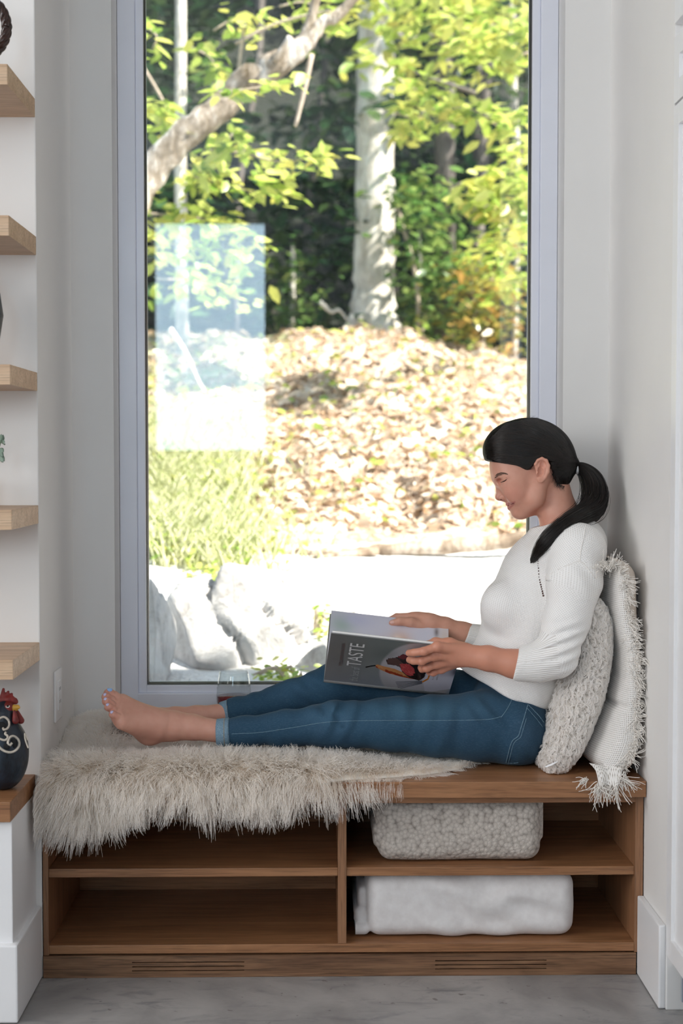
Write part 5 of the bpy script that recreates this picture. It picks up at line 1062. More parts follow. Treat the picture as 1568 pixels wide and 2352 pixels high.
    printed('left_page', BL - nn * .0079 + s * .003, s, cn, L - .006, w_ - .004, 30, 30, lambda u, v, P: np.full(u.shape + (3,), .72))
    # lettering on the jacket: reads from the spine up to the fore edge, letter tops towards the left end
    def lettering(name, txt, size, a0, b0, b1, col):
        cu = bpy.data.curves.new(name, 'FONT'); cu.body = txt; cu.size = size; cu.extrude = .0; ob = bpy.data.objects.new(name, cu); COL.objects.link(ob); bpy.context.view_layer.update()
        me = bpy.data.meshes.new_from_object(ob.evaluated_get(bpy.context.evaluated_depsgraph_get())); bpy.data.objects.remove(ob)
        co = np.zeros(len(me.vertices) * 3); me.vertices.foreach_get('co', co); co = co.reshape(-1, 3); x0, x1 = co[:, 0].min(), co[:, 0].max(); b = b0 + (co[:, 0] - x0) / (x1 - x0) * (b1 - b0); a = a0 - co[:, 1]
        Pw = BL + nn * .0042 + a[:, None] * s + b[:, None] * cn; me.vertices.foreach_set('co', Pw.astype(np.float32).ravel()); me.update(); me.name = name; return link(name, me, plain(name + '_ink', col, .4, .02), front)
    lettering('title_lettering', 'TASTE', .050, .083, .092, .200, sr(214, 212, 212)); lettering('title_small_lettering', 'the best of', .030, .082, .018, .088, sr(165, 168, 170)); lettering('publisher_lettering', 'WILLIAMS-SONOMA', .0125, .038, .085, .195, sr(92, 62, 60))
    return B_
build_book()
# ================================================================ sheepskin
def build_sheepskin():
    rr = np.random.default_rng(12)
    T_ = thing('sheepskin', (-.25, .15, .461), 'long-haired cream sheepskin spread on the bench and hanging over its front', 'sheepskin')
    px = lambda x: (x - 730) / F * 3.2
    hx = [px(a) for a in (110, 140, 170, 215, 260, 300, 345, 400, 460, 520, 580, 640, 690, 730, 760, 800)]; hl_ = [.055, .070, .075, .070, .052, .034, .018, .016, .022, .026, .028, .028, .018, .004, 0, 0]
    fx = [-.65, px(735), px(800), px(900), px(1000), px(1060), px(1110)]; fy = [-.022, -.020, .000, .022, .060, .10, .17]
    bx = [-.65, -.2, .1, .3, .40]; by = [.405, .405, .36, .28, .19]
    def surf(X, q):
        """q 0..1 from the back edge over the seat to the lower hanging edge"""
        Yf = np.interp(X, fx, fy); Yb = np.interp(X, bx, by); Lh = np.interp(X, hx, hl_); top = Yb - Yf; tot = top + Lh + .012; d = q * tot
        Y = np.where(d < top, Yb - d, Yf - .011 * np.clip((d - top) / .012, 0, 1)); z = np.where(d < top, .4675, .4675 - .006 * np.clip((d - top) / .012, 0, 1) - np.clip(d - top - .012, 0, None))
        lump = .050 * np.exp(-((X + .565) / .085) ** 2 - ((Y - .36) / .10) ** 2) + .022 * np.exp(-((X + .40) / .25) ** 2 - ((Y - .40) / .05) ** 2) + .030 * np.exp(-((X + .60) / .05) ** 2 - ((Y - .12) / .2) ** 2) * 0 + .020 * np.exp(-((X + .30) / .40) ** 4 - ((Y - .045) / .045) ** 2)
        z = z + np.where(d < top, lump, 0); nrm = np.stack([0 * X, np.where(d < top, 0.0, -1.0), np.where(d < top, 1.0, 0.08)], -1); return np.stack([X, Y, z], -1), nrm, d - top, tot
    # leather side: a thin sheet
    nX, nQ = 90, 60; Xg, Qg = np.meshgrid(np.linspace(-.620, .395, nX), np.linspace(0, 1, nQ), indexing='ij'); P, nr, _, _ = surf(Xg, Qg); i = np.arange(nX * nQ).reshape(nX, nQ)
    P = P + nr * .003; Q = np.stack([i[:-1, :-1], i[1:, :-1], i[1:, 1:], i[:-1, 1:]], -1).reshape(-1, 4); o = link('hide', fastmesh('hide', P.reshape(-1, 3), Q), plain('hide_leather', (.88, .82, .74), .9, .1), T_, smooth=True); md = o.modifiers.new('solid', 'SOLIDIFY'); md.thickness = .004
    nC = 9500; per = 13
    X = rr.uniform(-.622, .397, nC); q = rr.random(nC); keep = rr.random(nC) < (surf(X, q)[3] / .56); X, q = X[keep], q[keep]; nC = len(X)
    C, Nn, dd, _ = surf(X, q); Yf = np.interp(X, fx, fy); Lh = np.interp(X, hx, hl_)
    lean = np.zeros((nC, 3)); near = np.clip((.10 - (C[:, 1] - Yf)) / .10, 0, 1) * (dd < 0)
    lean[:, 1] = -.75 * near ** 1.5; lean[:, 0] = -.35 * np.clip((-.50 - X) / .12, 0, 1) + .6 * np.clip((X - .15) / .2, 0, 1); lean[:, 1] += .25 * (1 - near) * (dd < 0) * np.sin(X * 17 + 2 * C[:, 1])
    hang = dd > 0; lean[hang, 2] = -.85; lean[hang, 0] += .20 * np.sin(X[hang] * 23)
    back = np.clip((C[:, 1] - .34) / .06, 0, 1); lean[:, 1] += .12 * back
    s_ = np.clip((dd + .055) / .085, 0, 1); th_ = np.radians(20 + 118 * s_); edge = (dd > -.055) & (Lh > .003); De = np.stack([lean[:, 0], -np.sin(th_), np.cos(th_)], -1)
    D = np.where(edge[:, None], De, Nn * np.where(hang, .75, 1.0)[:, None] + lean) + rr.normal(0, .24, (nC, 3)); D /= np.linalg.norm(D, axis=1)[:, None]
    ln = .066 * rr.uniform(.8, 1.15, nC); ln *= np.where(C[:, 1] > .30, .85, 1) * np.interp(X, [-.62, .05, .2, .39], [1, 1, .62, .42]); ln *= np.interp(C[:, 1] - Yf, [0, .05, .10, .40], [1.05, 1.05, .95, .85])
    # pressed flat under legs, foot and seat
    press = (C[:, 1] > .085) & (C[:, 1] < .22) & (X > -.36); ln = np.where(press, ln * .55, ln)
    root = C[:, None, :] + rr.normal(0, 1, (nC, per, 3)) * .0075; t_ = Nn[:, None, :]; root = root - t_ * ((root - C[:, None, :]) * t_).sum(-1, keepdims=True)
    d2 = D[:, None, :] + rr.normal(0, .20, (nC, per, 3)); d2 /= np.linalg.norm(d2, axis=-1, keepdims=True); l2 = ln[:, None] * rr.uniform(.72, 1.12, (nC, per)); K = 7; t = np.linspace(0, 1, K)
    g = np.where(hang, .35, .32)[:, None] * l2; S3 = root[:, :, None, :] + d2[:, :, None, :] * (l2[..., None] * t)[..., None]; S3[..., 2] -= g[..., None] * (t ** 2.2); hz = d2 * (1, 1, 0); S3 += .25 * hz[:, :, None, :] * (l2[..., None] * t ** 2)[..., None]
    tip = S3[:, :, -1:, :].mean(1, keepdims=True); S3 += (tip - S3[:, :, -1:, :]) * (.5 * t[None, None, :, None] ** 1.5)
    S3 += rr.normal(0, .0008, S3.shape) * t[None, None, :, None]; S3 = S3.reshape(-1, K, 3)
    # the wool lies on the seat board, never in it, and stays out of the walls
    ontop = S3[..., 1] > -.022; S3[..., 2] = np.where(ontop, np.maximum(S3[..., 2], .4625), S3[..., 2]); S3[..., 0] = np.maximum(S3[..., 0], XL + .003); S3[..., 1] = np.where((S3[..., 2] > .42), S3[..., 1], np.minimum(S3[..., 1], -.006))
    k = N('sheep_wool'); hi = k.n('ShaderNodeHairInfo'); c1 = k.ramp(hi.outputs['Random'], [(0, (.955, .905, .845)), (.5, (.98, .95, .91)), (1, (.995, .98, .96))]); c2 = k.mix(k.ramp(hi.outputs['Intercept'], [(0, (1, 1, 1)), (.75, (0, 0, 0))]), c1, (.95, .87, .78)); k.base(c2).set(Roughness=.6, Sheen_Weight=.1); df = k.n('ShaderNodeBsdfDiffuse'); tl = k.n('ShaderNodeBsdfTranslucent'); mx_ = k.n('ShaderNodeMixShader'); mx_.inputs[0].default_value = .5; k.l(k.p.inputs['Base Color'].links[0].from_socket, df.inputs[0]); k.l(k.p.inputs['Base Color'].links[0].from_socket, tl.inputs[0]); k.l(df.outputs[0], mx_.inputs[1]); k.l(tl.outputs[0], mx_.inputs[2]); k.l(mx_.outputs[0], k.out.inputs[0])
    strands('wool', S3, k.m, T_, .00062, .00022)
build_sheepskin()
# ================================================================ cushions
def cushion_rows(rows, Yn, Yf, pw, nphi=64, nrow=60):
    """rows: (z, X left, X seam, X right); lens-shaped sections from the near seam Yn to the far seam Yf"""
    R = np.array(rows, float); zz = np.linspace(R[0, 0], R[-1, 0], nrow); cols = [np.interp(zz, R[:, 0], R[:, i]) for i in (1, 2, 3)]
    kk = np.array([.25, .5, .25])
    for _ in range(3): cols = [np.concatenate([[c[0]], np.convolve(c, kk, 'valid'), [c[-1]]]) for c in cols]
    ph = np.linspace(0, 2 * np.pi, nphi, endpoint=False); s_ = np.sin(ph); c_ = np.cos(ph); Ym, Yh = (Yn + Yf) / 2, (Yf - Yn) / 2
    end = np.clip(np.minimum(np.arange(nrow), np.arange(nrow)[::-1]) / 7, 0, 1); end = np.sqrt(1 - (1 - end) ** 2) * .97 + .03
    V = np.zeros((nrow, nphi, 3)); V[..., 1] = Ym - (Yh * (.86 + .14 * end))[:, None] * c_[None]; V[..., 2] = zz[:, None]
    tgt = np.where(s_[None] > 0, cols[0][:, None], cols[2][:, None]); V[..., 0] = cols[1][:, None] + (tgt - cols[1][:, None]) * (np.abs(s_) ** pw)[None] * end[:, None]
    i = np.arange(nrow * nphi).reshape(nrow, nphi); j = np.roll(i, -1, 1); Q = np.stack([i[:-1], j[:-1], j[1:], i[1:]], -1).reshape(-1, 4); Vf = V.reshape(-1, 3)
    b = len(Vf); Vf = np.vstack([Vf, V[0].mean(0), V[-1].mean(0)]); T3 = [(i[0, a], b, i[0, (a + 1) % nphi]) for a in range(nphi)] + [(i[-1, (a + 1) % nphi], b + 1, i[-1, a]) for a in range(nphi)]
    return V, Vf, [tuple(q) for q in Q] + T3
def zrow(px, py, Y): p = at(px, py, Y); return p[2], p[0]
# --- woven cushion with frayed edges, against the right wall
def woven():
    seam = [(1415, 1288), (1428, 1312), (1436, 1345), (1441, 1400), (1449, 1450), (1464, 1500), (1468, 1560), (1468, 1610), (1468, 1655), (1458, 1700), (1444, 1738), (1428, 1766), (1405, 1786)]
    left = [(1396, 1296), (1385, 1330), (1384, 1380), (1388, 1420), (1398, 1460), (1408, 1500), (1405, 1550), (1392, 1596), (1384, 1612), (1374, 1640), (1352, 1690), (1328, 1730), (1332, 1752)]
    YN = -.002; S_ = np.array([at(x, y, YN) for x, y in seam])[::-1]; L_ = np.array([at(x, y, .12) for x, y in left])[::-1]; rows = []
    for p in S_:
        z = p[2]; rows.append((max(z, .4625), np.interp(z, L_[:, 2], L_[:, 0]), min(p[0], .738), .7555))
    V, Vf, Fc = cushion_rows(rows, YN, .40, .62, 72, 80); V[..., 2] = np.maximum(V[..., 2], .4622); Vf[:, 2] = np.maximum(Vf[:, 2], .4622)
    # crease where it buckles
    zc = at(1385, 1612, .12)[2]; Vf[:, 0] += .014 * np.exp(-((Vf[:, 2] - zc - (Vf[:, 0] - .66) * .15) / .007) ** 2) * np.clip((.735 - Vf[:, 0]) / .05, 0, 1)
    T_ = thing('woven_cushion', (.70, .2, .462), 'off-white woven cushion with frayed fringe standing against the right wall', 'cushion')
    k = N('open_weave'); at_ = k.n('ShaderNodeAttribute'); at_.attribute_name = 'knit'; s = k.n('ShaderNodeSeparateXYZ'); k.l(at_.outputs['Vector'], s.inputs[0]); P_ = .0092
    a = k.math('SINE', k.math('MULTIPLY', s.outputs['X'], 2 * math.pi / P_)); b = k.math('SINE', k.math('MULTIPLY', s.outputs['Y'], 2 * math.pi / P_)); h = k.math('MAXIMUM', k.math('ABSOLUTE', a), k.math('ABSOLUTE', b)); sg = k.math('MULTIPLY', a, b)
    c = k.ramp(h, [(.25, (.42, .37, .32)), (.55, (.74, .71, .675)), (.9, (.86, .84, .815))]); backc = (.62, .545, .475)
    k.base(k.mix(s.outputs['Z'], c, backc)).set(Roughness=.95); hh = k.mix(s.outputs['Z'], h, (.5, .5, .5)); k.bump(hh, .8, .0022); M_w = k.m
    me = mesh('cover', Vf, Fc); n = V.shape[0] * V.shape[1]; uv = np.zeros((len(Vf), 3)); ph = np.linspace(0, 2 * np.pi, V.shape[1], endpoint=False); d = np.linalg.norm(np.diff(np.concatenate([V, V[:, :1]], 1), axis=1), axis=2); arc = np.concatenate([np.zeros((V.shape[0], 1)), np.cumsum(d, 1)[:, :-1]], 1)
    uv[:n, 0] = arc.ravel(); uv[:n, 1] = V[..., 2].ravel(); uv[:n, 2] = np.repeat((np.sin(ph) < -.02)[None], V.shape[0], 0).ravel(); uv[n:, 2] = 0; set_uv2(me, uv); cov = link('cover', me, M_w, T_, smooth=True); cov.modifiers.new('sub', 'SUBSURF').render_levels = 1; cov.modifiers['sub'].levels = 1
    # fringe threads along the near seam, thickest at the lower corner and the top
    rr = np.random.default_rng(3); se = V[:, 0, :]; K = 8; t = np.linspace(0, 1, K); Sx = []
    def tuft(p, dirs, n, ln, sp):
        db = np.array(dirs) + rr.normal(0, sp, 3); cb = rr.normal(0, .8, 3); lb_ = ln * rr.uniform(.7, 1.4)
        for _ in range(n):
            d0 = db + rr.normal(0, .16, 3); d0 /= np.linalg.norm(d0); l = lb_ * rr.uniform(.8, 1.15); cv = cb + rr.normal(0, .3, 3); q = p + rr.normal(0, .003, 3) + d0 * (l * t)[:, None] + (cv * l * .5) * (t ** 2)[:, None] + (0, 0, -.25 * l) * (t ** 2)[:, None] + rr.normal(0, .0012, 3) * np.sin(t * rr.uniform(5, 9) + rr.uniform(0, 6))[:, None]; Sx.append(q)
    for i in range(4, 78):
        for _ in range(2):
            dx = .9 if rr.random() < .75 else -.3; tuft(se[i] + rr.normal(0, .002, 3), (dx, -.5, .15 if se[i, 2] > .65 else -.45), 7, .017 + .006 * math.sin(i * .9), .5)
    for i in range(26): tuft(at(1395 + rr.normal(0, 14), 1304, YN) + (0, rr.uniform(0, .06), 0), (rr.normal(.3, .7), -.25, .7), 5, .022, .4)
    zc0 = at(1380, 1790, -.025); 
    # drooping corner flap of woven cloth over the bench edge
    fl = [(1352, 1752, .03), (1366, 1768, .005), (1372, 1790, -.022), (1370, 1803, -.030)]; fr_ = [(1428, 1760, .0), (1428, 1775, -.016), (1424, 1795, -.030), (1418, 1806, -.034)]; A = np.array([at(*q) for q in fl]); Bq = np.array([at(*q) for q in fr_]); A = spline(A, 12); Bq = spline(Bq, 12); u = np.linspace(0, 1, 14); G = A[:, None] * (1 - u)[None, :, None] + Bq[:, None] * u[None, :, None]; G[..., 1] -= .006 * np.sin(u * 9)[None]; G[..., 2] = np.where(G[..., 1] > -.023, np.maximum(G[..., 2], .4635), G[..., 2])
    ii = np.arange(12 * 14).reshape(12, 14); Qf = np.stack([ii[:-1, :-1], ii[1:, :-1], ii[1:, 1:], ii[:-1, 1:]], -1).reshape(-1, 4); mf = fastmesh('corner_flap', G.reshape(-1, 3), Qf); set_uv2(mf, np.stack([G[..., 0], G[..., 2] - G[..., 1], 0 * G[..., 0]], -1).reshape(-1, 3)); of = link('corner_flap', mf, M_w, T_, smooth=True); of.modifiers.new('solid', 'SOLIDIFY').thickness = .003
    for j in range(14):
        for _ in range(3): tuft(G[-1, j], (-.25 + .3 * rr.normal(), -.25, -.9), 2, .026, .25)
    for _ in range(10): tuft(at(1345 + rr.normal(0, 5), 1792, -.026), (-.8, -.3, -.3), 2, .016, .3)
    for _ in range(16): tuft(at(1425 + rr.normal(0, 6), 1790 + rr.normal(0, 8), -.03), (.4, -.4, -.5), 3, .024, .45)
    S3 = np.array(Sx); S3[..., 0] = np.minimum(S3[..., 0], .7575); k = N('cotton_thread'); k.base((.80, .765, .72)).set(Roughness=.9); strands('fringe', S3, k.m, T_, .00085, .0006)
woven()
# --- curly shaggy cushion behind her back
def curly():
    right = [(1368, 1372), (1392, 1405), (1402, 1440), (1402, 1490), (1396, 1545), (1384, 1600), (1364, 1650), (1342, 1700), (1318, 1742), (1308, 1752)]
    left = [(1330, 1380), (1318, 1420), (1305, 1480), (1288, 1540), (1268, 1600), (1255, 1650), (1243, 1690), (1222, 1735), (1214, 1752)]
    YN = .045; Rr = np.array([at(x - 9, y, .13) for x, y in right])[::-1]; Lr = np.array([at(x + 9, y, .13) for x, y in left])[::-1]; zz = np.linspace(.4655, at(1360, 1376, .1)[2], 14); rows = []
    for z in zz: l = np.interp(z, Lr[:, 2], Lr[:, 0]); r = np.interp(z, Rr[:, 2], Rr[:, 0]); rows.append((z, l, (l + r) / 2, r))
    V, Vf, Fc = cushion_rows(rows, YN, .42, .6, 60, 56); T_ = thing('shaggy_cushion', (V[..., 0].mean(), .24, .462), 'curly cream faux-fur cushion wedged behind her back', 'cushion')
    link('cover', mesh('cover', Vf, Fc), plain('curly_backing', (.90, .86, .81), .95, .1, 60), T_, smooth=True)
    rr = np.random.default_rng(6); nr, nph = V.shape[:2]; n = 5200; a = rr.uniform(1, nr - 2, n); # favour the side that shows
    b = np.where(rr.random(n) < .8, rr.normal(0, nph * .19, n), rr.uniform(0, nph, n)) % nph; i0 = a.astype(int); j0 = b.astype(int); j1 = (j0 + 1) % nph; u = (a - i0)[:, None]; w_ = (b - j0)[:, None]
    P = (V[i0, j0] * (1 - w_) + V[i0, j1] * w_) * (1 - u) + (V[i0 + 1, j0] * (1 - w_) + V[i0 + 1, j1] * w_) * u; du = V[i0 + 1, j0] - V[i0, j0]; dv = V[i0, j1] - V[i0, j0]; Nn = np.cross(dv, du); Nn /= np.linalg.norm(Nn, axis=1)[:, None] + 1e-9; cen = V.mean(1)[i0]; Nn *= np.sign(((P - cen) * Nn).sum(1))[:, None]
    tng = np.stack([rr.normal(0, .5, n), rr.normal(0, .5, n), rr.normal(-.7, .5, n)], -1); tng -= Nn * (tng * Nn).sum(1)[:, None]; tng /= np.linalg.norm(tng, axis=1)[:, None]; bi = np.cross(Nn, tng); K = 11; t = np.linspace(0, 1, K); per = 6; ang = rr.uniform(3.2, 6.5, n); hand = np.sign(rr.normal(size=n)); rad = rr.uniform(.0045, .0085, n); S3 = []
    for _ in range(per):
        th = ang[:, None] * t[None] * hand[:, None] + rr.normal(0, .25, (n, 1)); rd = rad[:, None] * (1.25 - .6 * t[None]); o = rr.normal(0, .0011, (n, 3)); adv = t[None] * rr.uniform(.006, .014, (n, 1))
        # the lock rises off the cloth, then curls over in its own plane
        q = P[:, None] + o[:, None] + Nn[:, None] * (.003 + .009 * np.sin(np.clip(t * 2.2, 0, 1.9))[None, :, None] * np.ones((n, 1, 1))) + tng[:, None] * (adv + rd * np.sin(th) * .9)[..., None] + bi[:, None] * (rd * (1 - np.cos(th)) * .8)[..., None] + Nn[:, None] * (rd * (1 - np.cos(th)) * .25)[..., None]; S3.append(q)
    S3 = np.concatenate(S3); S3[..., 2] = np.maximum(S3[..., 2], .4625); k = N('curly_wool'); hi = k.n('ShaderNodeHairInfo'); c1 = k.ramp(hi.outputs['Random'], [(0, (.955, .92, .88)), (.5, (.98, .955, .93)), (1, (.995, .985, .975))]); k.base(k.mix(k.ramp(hi.outputs['Intercept'], [(0, (.8, .8, .8)), (.5, (0, 0, 0))]), c1, (.95, .915, .87))).set(Roughness=.65, Sheen_Weight=.1); df = k.n('ShaderNodeBsdfDiffuse'); tl = k.n('ShaderNodeBsdfTranslucent'); mx_ = k.n('ShaderNodeMixShader'); mx_.inputs[0].default_value = .5; k.l(k.p.inputs['Base Color'].links[0].from_socket, df.inputs[0]); k.l(k.p.inputs['Base Color'].links[0].from_socket, tl.inputs[0]); k.l(df.outputs[0], mx_.inputs[1]); k.l(tl.outputs[0], mx_.inputs[2]); k.l(mx_.outputs[0], k.out.inputs[0]); strands('curls', S3, k.m, T_, .00062, .00035)
    # care label at its foot
    A = [at(1250, 1761, .035), at(1270, 1752, .033), at(1282, 1746, .036), at(1281, 1750, .033), at(1268, 1758, .03), at(1254, 1763, .032)]
    A = [np.array((p[0], p[1], max(p[2], .4625))) for p in A]; o = link('care_label', mesh('care_label', A, [(0, 1, 4, 5), (1, 2, 3, 4)]), M_label, T_); o.modifiers.new('solid', 'SOLIDIFY').thickness = .0006
curly()
# ================================================================ folded blankets in the right-hand cubbies
def blanket(name, label, lo, hi, mat, seed, fold_left, wav):
    lo, hi = np.array(lo), np.array(hi); f = Field(lo - .03, hi + .03, .0045); c = (lo + hi) / 2; half = (hi - lo) / 2; r = .034
    def rb(cc, hh, rr_):
        def fn(X, Y, Z):
            q = [np.abs(X - cc[0]) - hh[0] + rr_, np.abs(Y - cc[1]) - hh[1] + rr_, np.abs(Z - cc[2]) - hh[2] + rr_]; return np.sqrt(sum(np.maximum(a, 0) ** 2 for a in q)) + np.minimum(np.maximum(np.maximum(q[0], q[1]), q[2]), 0) - rr_
        return fn
    f.op(rb(c, half, r), lo, hi, .004)
    # layered folds at the left end
    for (x0, x1, z0, z1, y0) in fold_left: a = np.array((x0, y0, z0)); b = np.array((x1, hi[1] - .02, z1)); f.op(rb((a + b) / 2, (b - a) / 2, min(z1 - z0, x1 - x0) * .45), a, b, .004)
    rr = np.random.default_rng(seed)
    for _ in range(7):
        p = np.array((rr.uniform(lo[0] + .04, hi[0] - .04), lo[1], rr.uniform(lo[2] + .02, hi[2] - .02))); n = np.array((rr.normal(.3, .5), 0, 1.0)); n /= np.linalg.norm(n); A, wl, R = wav * rr.uniform(.5, 1.2), rr.uniform(.06, .11), rr.uniform(.05, .09)
        f.op(lambda X, Y, Z: A * np.sin(((X - p[0]) * n[0] + (Z - p[2]) * n[2]) / wl * 6.28) * np.exp(-((X - p[0]) ** 2 + (Y - p[1]) ** 2 + (Z - p[2]) ** 2) / R ** 2), p - 2 * R, p + 2 * R, .001, 'disp')
    f.above(lo[2], .004); f.op(lambda X, Y, Z: Z - hi[2] + 0 * X + 0 * Y, f.lo, f.lo + f.h * f.n, .004, 'cut')
    V, Q = f.nets(2); return V, Q, f
k = N('sherpa_fleece'); v = k.coord('Object'); vo = k.n('ShaderNodeTexVoronoi'); vo.inputs['Scale'].default_value = 105; k.l(v, vo.inputs['Vector']); n1 = k.noise(v, 500, 2)
k.base(k.ramp(vo.outputs['Distance'], [(.25, (.62, .565, .51)), (.65, (.48, .43, .385)), (.95, (.28, .245, .215))])).set(Roughness=.95, Sheen_Weight=.2); k.bump(k.math('SUBTRACT', n1, k.math('MULTIPLY', vo.outputs['Distance'], 1.6)), .7, .0025); M_sherpa = k.m
k = N('plush_fleece'); v = k.coord('Object'); n1 = k.noise(v, 900, 2); n2 = k.noise(v, 40, 3); k.base(k.ramp(n2, [(.3, (.69, .66, .655)), (.7, (.79, .77, .765))])).set(Roughness=.95, Sheen_Weight=.35); k.bump(n1, .5, .0012); M_plush = k.m
xa = lambda p, Y=.04: (p - 730) / F * (3.2 + Y)
V, Q, f_ = blanket('sherpa', '', (xa(868), .035, .2545), (xa(1250), .37, .4045), M_sherpa, 2, [(xa(858), xa(890), .285, .345, .05), (xa(862), xa(890), .34, .385, .055), (xa(1235), xa(1258), .30, .40, .06)], .0035)
t_ = thing('sherpa_blanket', (xa(1060), .2, .2545), 'folded beige sherpa blanket with nubbly pile on the upper right cubby shelf', 'blanket'); link('folded_throw', fastmesh('folded_throw', V, Q), M_sherpa, t_, smooth=True)
V, Q, f_ = blanket('plush', '', (xa(842), .03, .0765), (xa(1328), .38, .2290), M_plush, 5, [(xa(803), xa(850), .080, .106, .04), (xa(812), xa(852), .100, .142, .055), (xa(822), xa(852), .138, .19, .06)], .006)
t_ = thing('plush_blanket', (xa(1080), .2, .0765), 'folded white plush blanket filling the lower right cubby', 'blanket'); link('folded_throw', fastmesh('folded_throw', V, Q), M_plush, t_, smooth=True)
# ================================================================ wine glass on the sill behind her legs
def wine_glass():
    Y = .472; sc = (3.2 + Y) / F; c = at(537, 1600, Y); zr = at(537, 1543, Y)[2]; zw = at(537, 1600, Y)[2]; zb = .4602
    G = thing('wine_glass', (c[0], Y, zb), 'stemmed glass of red wine standing behind her shins by the window', 'glass'); R, Rw = 33.5 * sc, 40.5 * sc
    k = N('thin_clear_glass'); lw = k.n('ShaderNodeLayerWeight'); lw.inputs[0].default_value = .5; fc_ = k.math('MULTIPLY_ADD', k.math('POWER', lw.outputs['Facing'], 3.5), .55); fc_.node.inputs[2].default_value = .03; t1 = k.n('ShaderNodeBsdfTransparent'); t1.inputs[0].default_value = (.96, .97, .965, 1); g1 = k.n('ShaderNodeBsdfGlossy'); g1.inputs['Roughness'].default_value = .02; m1 = k.n('ShaderNodeMixShader'); k.l(fc_, m1.inputs[0]); k.l(t1.outputs[0], m1.inputs[1]); k.l(g1.outputs[0], m1.inputs[2]); k.l(m1.outputs[0], k.out.inputs[0]); Mg = k.m; k = N('red_wine'); k.base((.30, .04, .05)).set(Roughness=.03, IOR=1.33, Transmission_Weight=.35); Mw = k.m
    out = [(.030, 0), (.0305, .002), (.012, .006), (.0045, .012), (.0038, .03), (.0040, .055), (.010, .063), (.026, .074), (Rw * .88, .090), (Rw, zw - zb - .010), (Rw * .985, zw - zb + .012), ((R + Rw) / 2, (zw + zr) / 2 - zb + .008), (R, zr - zb)]
    o = spline([(a, b) for a, b in out[5:]], 26); o = [tuple(q) for q in out[:5]] + [tuple(q) for q in o]; inn = [(max(r - .0014, 0), z + (.0 if z > .07 else .003)) for r, z in o[5:] if z > .066][::-1]
    lathe('bowl', [(0, 0)] + o + [(R - .0007, zr - zb + .0005)] + inn + [(0, inn[-1][1] - .001)], (c[0], Y, zb), Mg, G, 48)
    wi = [(r - .0002, z) for r, z in inn[::-1] if z < zw - zb + .001]; lathe('wine', [(0, wi[0][1] - .0008)] + wi + [(wi[-1][0], zw - zb + .002), (0, zw - zb + .002)], (c[0], Y, zb), Mw, G, 40)
wine_glass()
